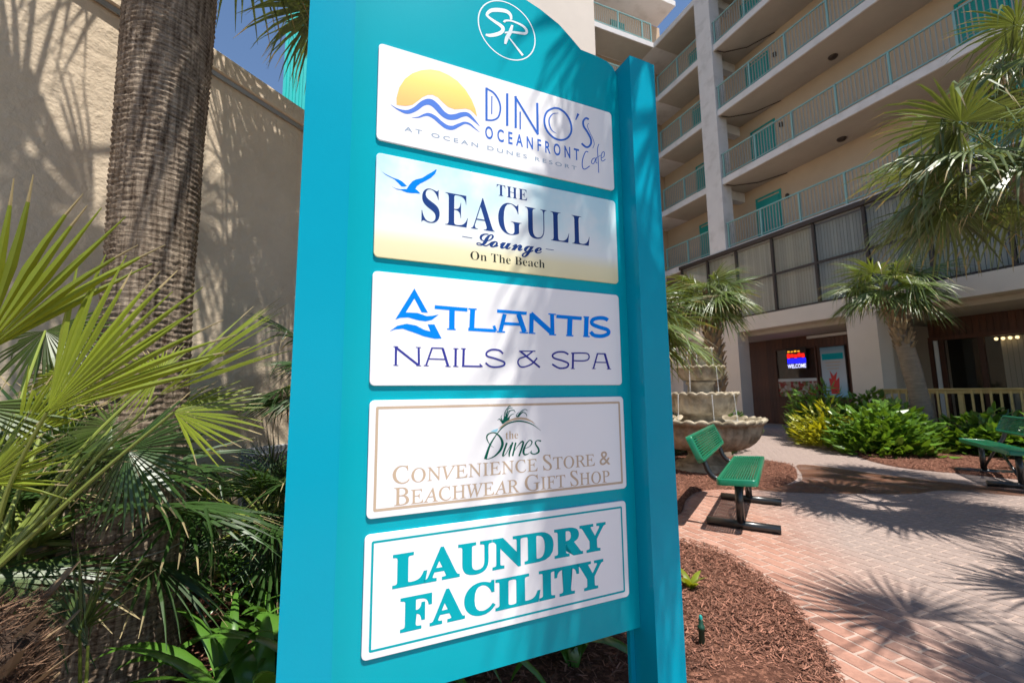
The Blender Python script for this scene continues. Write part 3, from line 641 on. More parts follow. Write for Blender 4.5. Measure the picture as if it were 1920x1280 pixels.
# cream band and ground storey
hb('band', (-2.75, -.10, 3.75), (XR, 1.8, 4.298), 'cream')
hb('pier', (.27, -.11, -.04), (1.15, .50, 3.749), 'cream'); hb('pier', (5.13, -.11, -.04), (5.95, .55, 3.749), 'cream'); hb('pier', (12.6, -.11, -.04), (13.4, .55, 3.749), 'cream')
hb('pier', (-2.75, -.11, -.04), (-1.9, .55, 3.749), 'cream')
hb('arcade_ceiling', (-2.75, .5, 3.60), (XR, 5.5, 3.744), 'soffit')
hb('arcade_floor', (-2.75, .0, -.05), (XR, 5.5, -.001), 'concrete')
# cedar clad shop front set back in the first opening
YB = 2.6
def plank_wall(xa, xb, z0, z1, y, holes=()):
    mb = MB(); mb.box((xa, y+.03, z0), (xb, y+.06, z1)); mb.build('wall', 'wood_dark', hotel)
    x = xa; me = {}
    while x < xb-.02:
        segs = [(z0, z1)]
        for hx0, hx1, hz0, hz1 in holes:
            if x+.075 > hx0 and x+.075 < hx1: segs = [(z0, hz0), (hz1, z1)]
        for za, zb in segs:
            if zb-za < .05: continue
            L = round(zb-za, 2)
            if L not in me:
                p = MB(); p.bbox((.004, 0, 0), (.146, .025, L), .005); o = p.build('plank', 'wood_dark', hotel); me[L] = o.data; o.location = (x, y, za)
            else: put('plank', me[L], hotel, (x, y, za))
        x += .15
plank_wall(-.75, 5.12, 0, 3.6, YB, [(.72, 2.44, 1.12, 3.15), (2.52, 3.56, 1.1, 3.1)])
hb('side_wall', (-.78, YB, 0), (-.752, 5.5, 3.6), 'wood_dark')
hb('side_wall', (5.12, .55, 0), (5.2, 5.5, 3.6), 'cream')
# kiosk window
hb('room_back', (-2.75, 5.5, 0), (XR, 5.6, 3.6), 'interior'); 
def frame(x0, x1, z0, z1, y, wd, m, par, name='window_frame', d=.06):
    mb = MB(); mb.box((x0, y-d, z0), (x0+wd, y, z1)); mb.box((x1-wd, y-d, z0), (x1, y, z1)); mb.box((x0+wd, y-d, z0), (x1-wd, y, z0+wd)); mb.box((x0+wd, y-d, z1-wd), (x1-wd, y, z1)); return mb.build(name, m, par)
kw = frame(.72, 2.44, 1.12, 3.15, YB-.002, .05, 'wood_dark', hotel, 'kiosk_window'); hb('window_pane', (.771, YB-.012, 1.171), (2.389, YB-.006, 3.099), 'glass')
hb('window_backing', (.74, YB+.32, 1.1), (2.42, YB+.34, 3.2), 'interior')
# flat print of food photographs under the window
def food_mat():
    m = bpy.data.materials.new('food_print'); m.use_nodes = True; t = m.node_tree; p = t.nodes['Principled BSDF']; p.inputs['Roughness'].default_value = .5
    tc = N(t, 'ShaderNodeTexCoord'); v = N(t, 'ShaderNodeTexVoronoi'); v.inputs['Scale'].default_value = 9; t.links.new(tc.outputs['Object'], v.inputs[0])
    cr = N(t, 'ShaderNodeValToRGB'); e = cr.color_ramp.elements; cr.color_ramp.interpolation = 'CONSTANT'
    e[0].position = 0; e[0].color = (.30, .015, .015, 1); e[1].position = .8; e[1].color = (.10, .13, .03, 1)
    for q, c in ((.3, (.42, .33, .25, 1)), (.5, (.22, .06, .03, 1)), (.65, (.5, .45, .4, 1))): x = e.new(q); x.color = c
    sp = N(t, 'ShaderNodeSeparateColor'); t.links.new(v.outputs['Color'], sp.inputs[0]); t.links.new(sp.outputs[0], cr.inputs[0]); t.links.new(cr.outputs[0], p.inputs['Base Color']); return m
M['food'] = food_mat()
fm = hb('food_menu', (.76, YB-.035, 1.17), (2.42, YB-.02, 1.78), 'food'); hb('menu_header', (.76, YB-.036, 1.783), (2.42, YB-.02, 1.90), 'white', fm)
hb('awning_rail', (2.2, YB-.16, 3.46), (5.1, YB-.03, 3.56), 'white')
# lit scrolling sign hung in the window
led = thing('led_sign', 'small lit window sign with red and blue rows reading WELCOME', 'sign', FO+fx*1.66+fy*(YB-.10)+Vector((0, 0, 2.30)), FA)
def ledbox(nm, a, b, m): mb = MB(); mb.bbox(a, b, .005); return mb.build(nm, m, led)
ledbox('case', (-.40, .0, -.02), (.42, .05, .86), 'darkframe')
for k in range(5):
    mb = MB(); mb.box((-.36+k*.15, -.006, .44+(k % 2)*.03), (-.245+k*.15, -.001, .62-(k % 3)*.02)); mb.build('red_segment', 'led_red', led)
for k in range(4): mb = MB(); mb.box((-.33+k*.14, -.006, .68), (-.24+k*.14, -.001, .74-(k % 2)*.015)); mb.build('yellow_segment', 'led_yel', led)
ledbox('blue_field', (-.36, -.006, .22), (.40, -.001, .42), 'led_blue')
t_ = text('WELCOME', 0, 0, 0, 'led_white', led, offset=.02, lift=-.009, local=(-.37, .03, .39, .19))
# standing poster
po = thing('drink_poster', 'pale blue advertising poster with a red and white drink beside the kiosk window', 'poster', FO+fx*3.04+fy*(YB-.07)+Vector((0, 0, 1.15)), FA)
M['poster'] = gradient_mat('poster_print', [(0, (.12, .42, .62)), (.35, (.45, .55, .62)), (.75, (.42, .46, .50)), (1, (.10, .25, .36))], 'Z', 0, 1.9)
def pb(nm, a, b, m): mb = MB(); mb.box(a, b); return mb.build(nm, m, po)
pb('sheet', (-.43, 0, 0), (.43, .03, 1.9), 'poster'); pb('title_band', (-.38, -.004, 1.42), (.38, -.001, 1.66), 'ink_teal'); pb('frame', (-.46, .031, -.04), (.46, .05, 1.94), 'darkframe')
mb = MB(); mb.prism([(-.14,.12),(.14,.12),(.18,.75),(.05,.62),(.12,.95),(-.02,.8),(-.14,1.0),(-.10,.7),(-.19,.72)], -.004, -.001); mb.build('drink', 'red', po)
for k in range(3): pb('print_line', (-.26+k*.02, -.004, 1.30-k*.12), (.26-k*.03, -.001, 1.33-k*.12), 'ink_tan')
# fence and grey wall seen through the left end of the arcade
hb('far_wall', (-2.7, 4.2, 0), (-.79, 4.3, 2.2), 'cream'); hb('far_beam', (-2.7, 2.7, 3.0), (-.79, 2.9, 3.6), 'darkframe')
gt = MB()
for k in range(14): gt.box((-2.6+k*.13, 2.9, .05), (-2.57+k*.13, 2.93, 1.35))
gt.box((-2.7, 2.89, 1.351), (-.8, 2.94, 1.40)); tag(gt.build('gate_bars', 'darkframe', hotel), kind='stuff')
# lounge windows in the second opening
YL = 2.6
plank_wall(5.95, 12.59, 3.05, 3.6, YL-.02)
hb('window_header', (5.95, YL-.10, 2.93), (12.59, YL+.06, 3.045), 'wood_dark')
for x in (6.0, 6.25, 7.15, 8.6, 10.1, 11.6): hb('window_post', (x-.06, YL-.09, .5), (x+.06, YL+.02, 2.929), 'wood_dark')
hb('white_jamb', (6.08, YL-.10, .5), (6.18, YL-.0, 2.929), 'white')
for a_, b_ in ((6.311, 7.089), (7.211, 8.539), (8.661, 10.039), (10.161, 11.539)): hb('window_pane', (a_, YL-.04, .5), (b_, YL-.034, 2.929), 'glass')
hb('lounge_sill', (5.95, YL-.10, .3), (12.59, YL+.05, .499), 'wood_dark')
mb = MB(); x = 7.45
while x < 10.1:
    mb.add([(x, YL+.25, .52), (x+.085, YL+.31, .52), (x+.085, YL+.31, 2.92), (x, YL+.25, 2.92)], [(0, 1, 2, 3)]); x += .11
tag(mb.build('vertical_blinds', 'blinds', hotel), kind='stuff')
hb('deck', (5.96, -.70, .30), (12.59, YL-.11, .36), 'deckwood')
ch = thing('chandelier', 'small lit chandelier glowing behind the lounge window', 'lamp', FO+fx*7.62+fy*(YL+.12)+Vector((0, 0, 2.86)), FA)
mb = MB(); mb.box((-.24, -.02, .03), (.24, .02, .07)); mb.tube([(0, 0, .07), (0, 0, .5)], .012, 6); mb.build('arm', 'darkframe', ch)
for k in range(4): mb = MB(); mb.lathe([(0, -.06), (.035, -.045), (.045, 0), (.02, .028)], 10); o = mb.build('bulb', 'bulb', ch, True); o.location = (-.21+k*.14, 0, 0)
# pine deck railing
dr = thing('deck_railing', 'yellow pine deck railing with square balusters in front of the lounge windows', 'railing', FO+fx*6.0+fy*(-.45), FA)
def rb(nm, a, b): mb = MB(); mb.bbox(a, b, .004); return mb.build(nm, 'deckwood', dr)
rb('cap_rail', (0, -.07, 1.40), (7.5, .07, 1.44)); rb('upper_rail', (0, -.02, 1.31), (7.5, .02, 1.399)); rb('lower_rail', (0, -.02, .42), (7.5, .02, .51))
bal = MB(); bal.bbox((-.019, -.057, .38), (.019, -.021, 1.38), .003); bo = bal.build('baluster', 'deckwood', dr); bo.location = (.32, 0, 0)
x = .50; k = 1
for x in [.32+.165*q for q in range(1, 43)]:
    if min(abs(x-p) for p in (.05, 1.72, 3.4, 5.1, 6.8)) > .09: put('baluster', bo.data, dr, (x, rnd.uniform(-.002, .002), rnd.uniform(-.01, .01)))
for x in (.05, 1.72, 3.4, 5.1, 6.8): rb('railing_post', (x-.045, .021, -.02), (x+.045, .10, 1.398))
# return wing and pale stair tower on the left of the corner, sunlit
WP = FO+fx*(-2.75); wing = thing('side_wing', 'sunlit end wing of the hotel with white balcony edges and pale stair tower', 'building', WP, FA+PI/2)
# in the wing's frame: +x runs into the corner (towards the facade), -x towards the left of the picture; +y is into the wing
def wb(nm, a, b, m): mb = MB(); mb.box(a, b); return mb.build(nm, m, wing)
for i, z in enumerate(FB):
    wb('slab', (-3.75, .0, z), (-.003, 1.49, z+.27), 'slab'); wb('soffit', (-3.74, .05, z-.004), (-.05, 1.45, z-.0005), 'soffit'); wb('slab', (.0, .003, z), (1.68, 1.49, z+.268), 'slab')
    if i < 5:
        r = railing(z, -3.75, -.10, [-3.7, -2.2, -.7, -.12], yy=.05); r.parent = wing
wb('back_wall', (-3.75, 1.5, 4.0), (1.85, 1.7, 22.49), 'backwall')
wb('slab', (-3.75, .0, 22.5), (1.68, 1.49, 22.8), 'slab')
for i in range(5): mb = MB(); mb.bbox((-1.6, 1.44, FB[i]+.272), (-.7, 1.497, FB[i]+2.4), .01); mb.build('door', 'door_teal', wing)
wb('tower_wall', (-11.0, -.12, -.05), (-3.76, 4.5, 25), 'tower')
wb('base_wall', (-3.755, -.05, -.05), (-.01, 1.9, 7.03), 'cream')

# ------------------------------------------------------------------ left building wall
W0 = Vector((-2.124, 4.022, 0)); WA = R_(25.035); wd_ = Vector((math.sin(WA), math.cos(WA), 0))
LW = thing('stucco_wall_building', 'tan stucco building wall with a flat metal coping behind the palms', 'wall', W0, PI/2-WA)
# local +x runs away from the camera along the wall, -y faces the garden
def lb(nm, a, b, m, e=None, smooth=False): mb = MB(); (mb.box(a, b) if e is None else mb.bbox(a, b, e)); return mb.build(nm, m, LW)
# gently uneven render coat
mb = MB(); nx, nz = 150, 70; vs = []; fs = []
for i in range(nx+1):
    for j in range(nz+1):
        x = -8+17*i/nx; z = -.06+4.18*j/nz
        vs.append((x, -.010*noise.noise(Vector((x*1.2, z*1.2, 1)))-.004*noise.noise(Vector((x*5, z*5, 4))), z))
for i in range(nx):
    for j in range(nz): q = i*(nz+1)+j; fs.append((q, q+nz+1, q+nz+2, q+1))
mb.add(vs, fs); mb.build('render_coat', 'stucco', LW, True)
lb('wall_core', (-8, .02, -.06), (9, 1.2, 4.12), 'stucco')
lb('coping', (-8.05, -.05, 4.125), (9.05, 1.25, 4.30), 'stucco', .01); lb('coping_drip', (-8.05, -.028, 4.085), (9.05, -.012, 4.124), 'steel')
# fluted teal pylon behind the wall
py = thing('teal_pylon', 'tall fluted turquoise metal pylon rising behind the stucco wall', 'column', at(585, 200, 11)-Vector((0, 0, at(585, 200, 11).z)), R_(15))
mb = MB(); pr_ = []
for k in range(9):
    x = -.75+k*.165; pr_ += [(x, 0), (x+.07, 0), (x+.085, .05), (x+.15, .05)]
vs = [(x, y, -.05) for x, y in pr_]+[(x, y, 16) for x, y in pr_]; n = len(pr_); mb.add(vs, [(i, i+1, n+i+1, n+i) for i in range(n-1)])
mb.box((-.75, .055, -.05), (.72, 1.4, 16)); M['pylon'] = mat('turquoise_sheet_metal', (.01, .50, .47), .5, var=.03); mb.build('cladding', 'pylon', py)
# low louvred unit and dark opening at the foot of the wall
p = at(505, 878, 3.9)
au = thing('air_unit', 'grey louvred metal air unit low against the stucco wall left of the sign', 'air conditioner', (p.x, p.y, 0), PI/2-WA)
def ab(nm, a, b, m): mb = MB(); mb.bbox(a, b, .006); return mb.build(nm, m, au)
ab('case', (-.25, -.02, .50), (.75, .30, 1.0), 'louver')
for k in range(8): mb = MB(); mb.box((-.22, -.05, 0), (.72, -.012, .012)); o = mb.build('louvre', 'louver', au); o.location = (0, 0, .55+k*.055); o.rotation_euler = (.0, 0, 0)
ab('base', (-.3, -.04, -.03), (.8, .34, .499), 'concrete')

# ------------------------------------------------------------------ fountain
FC = Vector((3.55, 8.17, 0)); fo = thing('fountain', 'four tiered cast stone fountain with scalloped shell bowls and trickling water', 'fountain', FC)
def bowl(r, z, depth, ns, foot, amp=.045, smooth=True):
    rim = r; prof = [(foot, z-depth)]
    for k in range(1, 9):
        t = k/8; prof.append((foot+(rim*.95-foot)*math.sin(t*PI/2)**.8, z-depth+depth*.86*(1-math.cos(t*PI/2))**1.0))
    k0 = len(prof); prof += [(rim*.985, z-.075*rim-.01), (rim*1.03, z-.02), (rim*1.0, z+.012), (rim*.93, z-.005), (rim*.90, z-.06), (rim*.5, z-.10), (.05, z-.11)]
    def md(i, rr, zz, t):
        f = abs(math.sin(ns*t/2)); 
        if i < k0: return rr*(1-.045*(1-f)*(i > 1)), zz
        if i <= k0+3: return rr*(1-.05*(1-f)), zz+(f-.6)*amp*r**.5
        return rr, zz
    mb = MB(); mb.lathe(prof, 176, md); return mb
def fb(nm, mb, sm=True): return mb.build(nm, 'stone', fo, sm)
mb = MB(); mb.lathe([(.0, .16), (.46, .16), (.50, .14), (.52, .08), (.62, .07), (.64, .0), (.64, -.03)], 48); fb('plinth', mb)
mb = MB(); mb.lathe([(.40, .16), (.33, .20), (.28, .27), (.30, .33), (.42, .38)], 48); fb('pedestal', mb)
fb('basin', bowl(1.04, .93, .55, 30, .42))
mb = MB(); mb.lathe([(.44, .82), (.40, .88), (.34, .94), (.33, .97), (.36, 1.0)], 40); fb('pedestal', mb)
fb('bowl', bowl(.645, 1.40, .40, 24, .36))
mb = MB(); mb.lathe([(.27, 1.29), (.27, 1.40), (.23, 1.44), (.22, 1.55), (.26, 1.58), (.26, 1.61), (.21, 1.64)], 40); fb('pedestal', mb)
fb('bowl', bowl(.43, 1.89, .26, 20, .22))
mb = MB(); mb.lathe([(.17, 1.79), (.16, 1.90), (.13, 1.95), (.14, 2.0), (.17, 2.03), (.13, 2.06)], 32); fb('pedestal', mb)
fb('bowl', bowl(.27, 2.23, .18, 16, .13)); mb = MB(); mb.lathe([(.09, 2.14), (.06, 2.26), (.10, 2.34), (.12, 2.40), (.07, 2.48), (.02, 2.56), (.0, 2.58)], 24); fb('finial', mb)
for r_, z_ in ((.92, .865), (.58, 1.345), (.385, 1.85), (.24, 2.2)):
    mb = MB(); mb.lathe([(.0, z_), (r_, z_)], 40); mb.build('pool_water', 'water', fo)
for tr, z1, z0, angs in ((.66, 1.38, .87, (212, 262, 300)), (.45, 1.88, 1.36, (225, 285)), (.285, 2.22, 1.86, (205, 240, 300))):
    for a_ in angs:
        t = R_(a_); mb = MB(); rr = random.Random(a_)
        mb.tube([(tr*math.cos(t)*(1+.05*k/5), tr*math.sin(t)*(1+.05*k/5), z1+(z0-z1)*k/6) for k in range(7)], [rr.uniform(.004, .009) for _ in range(7)], 6); mb.build('water_stream', 'water', fo, True)

# ------------------------------------------------------------------ benches
def make_bench(name, label, near, far, facing, seat_h=.535, group=None):
    """near/far: feet of the two pedestals; facing: +1 if the seat faces to the right of near->far"""
    near, far = Vector(near), Vector(far); d = (far-near).normalized(); L = (far-near).length; c = (near+far)/2
    th = thing(name, label, 'bench', (c.x, c.y, 0), math.atan2(d.y, d.x), group)     # local x along bench, -y = right of near->far
    fs_ = -facing if False else facing
    yf = -fs_                                                                        # local y direction towards the sitter's front
    SL = .93
    def slatted(nm, w_, nsl, frm, rim):
        """frm(a, b, c): a along bench, b across, c proud of the surface -> local point"""
        out = MB()
        # rounded rim frame
        pts = rrect(-SL, 0, SL, w_, .05, 4); pts.append(pts[0])
        n = len(pts)
        sec = [(0, -.055), (0, .0), (.006, .008), (.03, .010), (.034, .004), (.034, -.02)]
        ci = (0, w_/2); vs = []; 
        inn = []
        for (a_, b_) in pts[:-1]:
            da, db = ci[0]-a_, ci[1]-b_
            ia = (1 if da > 0 else -1); ib = (1 if db > 0 else -1)
            # inward unit from the rounded rectangle
            ea = max(0, abs(a_)-(SL-.05)); eb = max(0, abs(b_-w_/2)-(w_/2-.05)); q = math.hypot(ea, eb) or 1
            na, nb = (ia*ea/q, ib*eb/q)
            for s_, c_ in sec: vs.append(frm(a_+na*s_, b_+nb*s_, c_))
        m_ = len(sec); n = n-1; fs = []
        for i in range(n):
            j = (i+1) % n
            for k in range(m_-1): fs.append((i*m_+k, j*m_+k, j*m_+k+1, i*m_+k+1))
        out.add(vs, fs); fr_ = out.build(rim, 'bench_green', th, True)
        for k in range(nsl):
            b_ = .045+(w_-.09)*(k+.0)/(nsl-1); sl_ = MB(); hw = (w_-.09)/(nsl-1)*.30
            prof = [(-hw, -.012), (-hw, .001), (-hw*.5, .007), (hw*.5, .007), (hw, .001), (hw, -.012)]
            vs = [frm(a_, b_+x, y) for a_ in (-SL+.03, SL-.03) for x, y in prof]; q = len(prof)
            sl_.add(vs, [(i, (i+1) % q, q+(i+1) % q, q+i) for i in range(q)]+[tuple(range(q-1, -1, -1)), tuple(range(q, 2*q))]); sl_.build('slat', 'bench_green', th, False)
        cr_ = MB()
        for a_ in (-.62, -.31, 0, .31, .62):
            x0 = frm(a_-.02, .03, -.022); x1 = frm(a_+.02, .03, -.022); x2 = frm(a_+.02, w_-.03, -.022); x3 = frm(a_-.02, w_-.03, -.022); cr_.add([x0, x1, x2, x3], [(0, 1, 2, 3)])
        cr_.build(nm+'_strap', 'bench_green', th)
    sy = -.02
    def seat(a_, b_, c_): return Vector((a_, yf*(sy-.16+b_), seat_h+c_+.02*(b_/.4)))
    slatted('seat', .38, 13, seat, 'seat_rim')
    tilt = R_(24)
    def back(a_, b_, c_): # b_ measured up the backrest
        return Vector((a_, yf*(-.285-math.sin(tilt)*b_+c_*math.cos(tilt)), seat_h+.165+math.cos(tilt)*b_+c_*math.sin(tilt)))
    slatted('back', .30, 9, back, 'back_rim')
    for sx in (-L/2, L/2):
        ft = MB(); ft.tube([(sx, yf*.36, .045), (sx, -yf*.33, .045)], .042, 16); ft.build('foot', 'bench_black', th, True)
        pe = MB(); pe.tube([(sx, 0, .05), (sx, 0, seat_h-.045)], .040, 16); pe.build('pedestal', 'bench_black', th, True)
        arm = MB(); pts = [(sx*1.06, yf*.14, seat_h-.035), (sx*1.06, -yf*.16, seat_h-.04), (sx*1.06, -yf*.235, seat_h-.015), (sx*1.06, -yf*.285, seat_h+.05), (sx*1.06, -yf*(.318), seat_h+.14), (sx*1.06, -yf*(.42), seat_h+.40)]
        arm.tube([tuple(q) for q in catmull(pts, 5)], .031, 14); arm.build('arm', 'bench_black', th, True)
    for s_ in (-1, 1):
        br = MB(); br.tube([(s_*L/2, 0, .10), (s_*.08, 0, seat_h-.06)], .019, 10); br.build('brace', 'bench_black', th, True)
    return th
make_bench('bench', 'green slatted bench with black pipe legs on the brick path beside the fountain', (2.395, 4.73), (3.07, 5.81), 1, group='green park benches')
make_bench('bench', 'dark green bench by the right planting bed, seen partly from behind in shade', (7.33, 6.40), (7.98, 7.50), -1, group='green park benches')

# ------------------------------------------------------------------ plants
Z = Vector((0, 0, 1))
def fan(mb, hub, axis, normal, R, nseg=40, spread=300, fuse=.42, droop=.35, seed=0, fold=.15, kink=.12, wid=1.0, stiff=1.0, tipw=.06):
    """one palmate leaf: pleated segments radiating from the hub; gravity is world -Z"""
    rg = random.Random(seed); X_ = Vector(axis).normalized(); Nn = Vector(normal); Nn = (Nn-X_*Nn.dot(X_)).normalized(); Y_ = Nn.cross(X_); hub = Vector(hub)
    d = R_(spread)/nseg
    for k in range(nseg):
        th = -R_(spread)/2+(k+.5)*d; u = abs(th)/PI
        L = R*(1-.30*u**1.5)*rg.uniform(.86, 1.06); fz_ = fuse*(1-.25*u)
        dirv = (X_*math.cos(th)+Y_*math.sin(th)-Nn*fold*abs(math.sin(th))*.9+Nn*rg.uniform(-.05, .05)); dirv.normalize()
        side = Nn.cross(dirv).normalized()
        st = [0.02, fz_*.5, fz_, fz_+(1-fz_)*.35, fz_+(1-fz_)*.7, 1.0]; vs = []
        kk = rg.random() < kink; kp = rg.uniform(fz_+.05, .8); dr = droop*rg.uniform(.5, 1.5)
        bend = rg.uniform(-.10, .10); pos = hub+dirv*(.02*L); prev = .02; cur = dirv.copy(); lastn = Nn
        for s_ in st:
            step = (s_-prev)*L
            if s_ > fz_*.8:
                g_ = dr*(s_-fz_*.6)*1.1
                if kk and s_ > kp: g_ += 1.6
                cur = (cur-Z*g_+side*bend*.3).normalized()
            pos = pos+cur*step; prev = s_
            if s_ <= fz_: hw = s_*L*math.tan(d/2)*1.02*wid
            else: t_ = (s_-fz_)/(1-fz_); hw = max(fz_*L*math.tan(d/2)*wid*(1-t_**1.3), .0012*(1 if t_ > .9 else 1))
            sd_ = (side-cur*side.dot(cur)).normalized(); nn_ = cur.cross(sd_)
            lift = hw*.75
            vs += [pos+sd_*hw+Nn*0, pos-nn_*0+Nn*(lift if s_ <= fz_+.3 else lift*.6), pos-sd_*hw]
        fs = []
        for i in range(len(st)-1):
            a_ = i*3; fs += [(a_, a_+1, a_+4, a_+3), (a_+1, a_+2, a_+5, a_+4)]
        if rg.random() < .45:
            mb.add(vs[:15], fs[:8]); keep = mb.mi; mb.mi = 2; mb.add(vs[12:], [(0, 1, 4, 3), (1, 2, 5, 4)]); mb.mi = keep
        else: mb.add(vs, fs)
def leaf_mesh(elev, seed, R=.8, Lp=.75, m='leaf_grey', **kw):
    rg = random.Random(seed); e = R_(elev); pts = [Vector((.05, 0, 0))]; a_ = e+R_(8); n = 7
    for k in range(n): pts.append(pts[-1]+Vector((math.cos(a_), 0, math.sin(a_)))*Lp/n); a_ -= R_(28)/n*(1 if elev > -20 else .3)
    mb = MB(); mb.mi = 1; mb.tube(pts, [.016-.009*k/n for k in range(n+1)], 6, False); mb.mi = 0
    # costa continues into the blade, curving down
    ax = Vector((math.cos(a_), 0, math.sin(a_))); nr = Vector((-math.sin(a_), rg.uniform(-.35, .35), math.cos(a_)))
    fan(mb, pts[-1], ax, nr, R, seed=seed, **kw)
    o = mb.build('frond', [m, 'petiole', 'dry']); me = o.data; bpy.data.objects.remove(o); return me
LM = {}
def leaves(key, m, R, Lp, **kw):
    if key not in LM:
        LM[key] = [(e, leaf_mesh(e, 100+i*7+hash(m) % 1, R, Lp, m, **kw)) for i, e in enumerate((82, 66, 50, 36, 22, 8, -6, -22, -40, -58))]
    return LM[key]
def crown(par, pos, n, key, seed, lo=-55, hi=80, sc=1.0, names='frond', skip=None):
    rg = random.Random(seed); L = LM[key]
    for k in range(n):
        t = (k+.5)/n; el = hi+(lo-hi)*t**.85; az = k*2.39996+rg.uniform(-.25, .25)
        if skip and skip(az % (2*PI), el): continue
        me = min(L, key=lambda q: abs(q[0]-el+rg.uniform(-4, 4)))[1]; s_ = sc*rg.uniform(.88, 1.1)*(1 if el < 60 else .85)
        put(names, me, par, Vector(pos)+Vector((0, 0, .03*rg.random())), (rg.uniform(-.18, .18), rg.uniform(-.06, .06), az), (s_, s_, s_))
leaves('sabal', 'leaf_grey', .92, .62, nseg=40, spread=280, fuse=.36, droop=.40, kink=.2, fold=.35)
leaves('young', 'leaf_grey', .78, .42, nseg=38, spread=270, fuse=.34, droop=.55, kink=.12, fold=.3)
leaves('upright', 'leaf_up', .74, .40, nseg=38, spread=260, fuse=.36, droop=.30, kink=.15, fold=.3)
leaves('fanp', 'leaf', .46, .55, nseg=34, spread=250, fuse=.42, droop=.10, kink=.03, fold=.1, wid=.92)
leaves('dark', 'leaf_dk', .50, .45, nseg=30, spread=260, fuse=.40, droop=.22, kink=.05, fold=.1, wid=.8)
def palm(label, base, top, r0, r1, key, n, seed, boots=None, name='palm_tree', sc=1.0, lo=-55, hi=80, skip=None, group=None, trunk_m='trunk_s'):
    base, top = Vector(base), Vector(top); th = thing(name, label, 'palm', base, 0, group)
    P = []; h = top.z-base.z; k = 14; lean = top-base
    for i in range(k+1):
        t = i/k; P.append((lean.x*(t**1.4), lean.y*(t**1.4), -.05+(h+.05)*t))
    rg = random.Random(seed); mb = MB(); rs = [r0*1.25 if i == 0 else (r0+(r1-r0)*i/k)*rg.uniform(.97, 1.04) for i in range(k+1)]
    PP = [tuple(q) for q in catmull(P, 5)]; RR = [float(q[0]) for q in catmull([(r,) for r in rs], 5)]; RR = [r*(1+.035*(i % 2)) for i, r in enumerate(RR)]
    mb.tube(PP, RR, 20); mb.build('trunk', trunk_m, th, True)
    if boots:
        z0, z1, cnt, sz = boots; mb = MB()
        for i in range(cnt):
            t = z0+(z1-z0)*i/cnt; az = i*2.39996+rg.uniform(-.1, .1); idx = min(int(t*len(PP)), len(PP)-1); c = Vector(PP[idx]); rr = RR[idx]*.92
            out = Vector((math.cos(az), math.sin(az), 0)); sd_ = Vector((-out.y, out.x, 0)); L = sz*rg.uniform(.7, 1.3); a_ = R_(rg.uniform(50, 68)); d = out*math.cos(a_)+Z*math.sin(a_); nn = d.cross(sd_)
            w0, w1 = sz*.33, sz*.10; p0 = c+out*rr-d*L*.15; p1 = p0+d*L*.9
            for s2 in ((-1, 1) if sz > .12 else (1,)):   # split base: two prongs
                q1 = p1+sd_*s2*w0*.55
                mb.add([p0-sd_*w0, p0+sd_*w0, q1+sd_*w1, q1-sd_*w1, p0-nn*.03, q1-nn*.012], [(0, 1, 2, 3), (0, 3, 5, 4), (1, 4, 5, 2)])
        tag(mb.build('leaf_bases', 'boots', th), kind='stuff')
    crown(th, lean, n, key, seed, lo, hi, sc, skip=skip); return th
# the big trunk beside the sign, built ring by ring
tp = thing('palm_tree', 'thick grey brown palm trunk with rough ring scars standing left of the sign', 'palm', (-2.02, 2.36, 0))
mb = MB(); nr, nc = 520, 120; vs = []; fs = []
def tr_c(z): return Vector((-.035*(z/3.5)*0-.02*z*.0, 0, z))
for i in range(nr+1):
    z = -.06+5.5*i/nr
    for j in range(nc):
        t = 2*PI*j/nc; c, s_ = math.cos(t), math.sin(t); q = Vector((c*1.6, s_*1.6, z))
        R0 = .208+.06*math.exp(-max(z, 0)/.22)+.012*math.sin(z*1.7+1)-.006*z/3
        wz = z+.030*noise.noise(Vector((c*1.3, s_*1.3, z*2.2)))+.010*noise.noise(Vector((c*5, s_*5, z*3)))
        ph = (wz/.034) % 1.0; ring = (ph**.7 if ph < .82 else (1-ph)*5)*.017
        amp = .45+.9*max(0, noise.noise(Vector((c*2, s_*2, z*1.5+7)))+.35)
        fis = .005*max(0, noise.noise(Vector((c*16, s_*16, z*1.3))))+.0045*noise.noise(Vector((c*26, s_*26, z*34)))
        r = R0+ring*amp-fis+.006*noise.noise(q*1.5); vs.append((c*r-.045*(z/3)+.02, s_*r, z))
for i in range(nr):
    for j in range(nc): l = (j+1) % nc; fs.append((i*nc+j, i*nc+l, i*nc+nc+l, i*nc+nc+j))
mb.add(vs, fs); mb.build('trunk', 'bark', tp, True)
mb = MB(); zw = 0.66
mb.tube([((.262)*math.cos(t)+.008, .262*math.sin(t), zw+.028*math.sin(t*1.0+1.2)+.004*math.sin(5*t)) for t in [R_(x) for x in range(150, 372, 6)]], .0035, 6); mb.build('wire', 'steel', tp, True)
crown(tp, (-.06, 0, 5.4), 10, 'sabal', 11, -40, 75, 1.05)
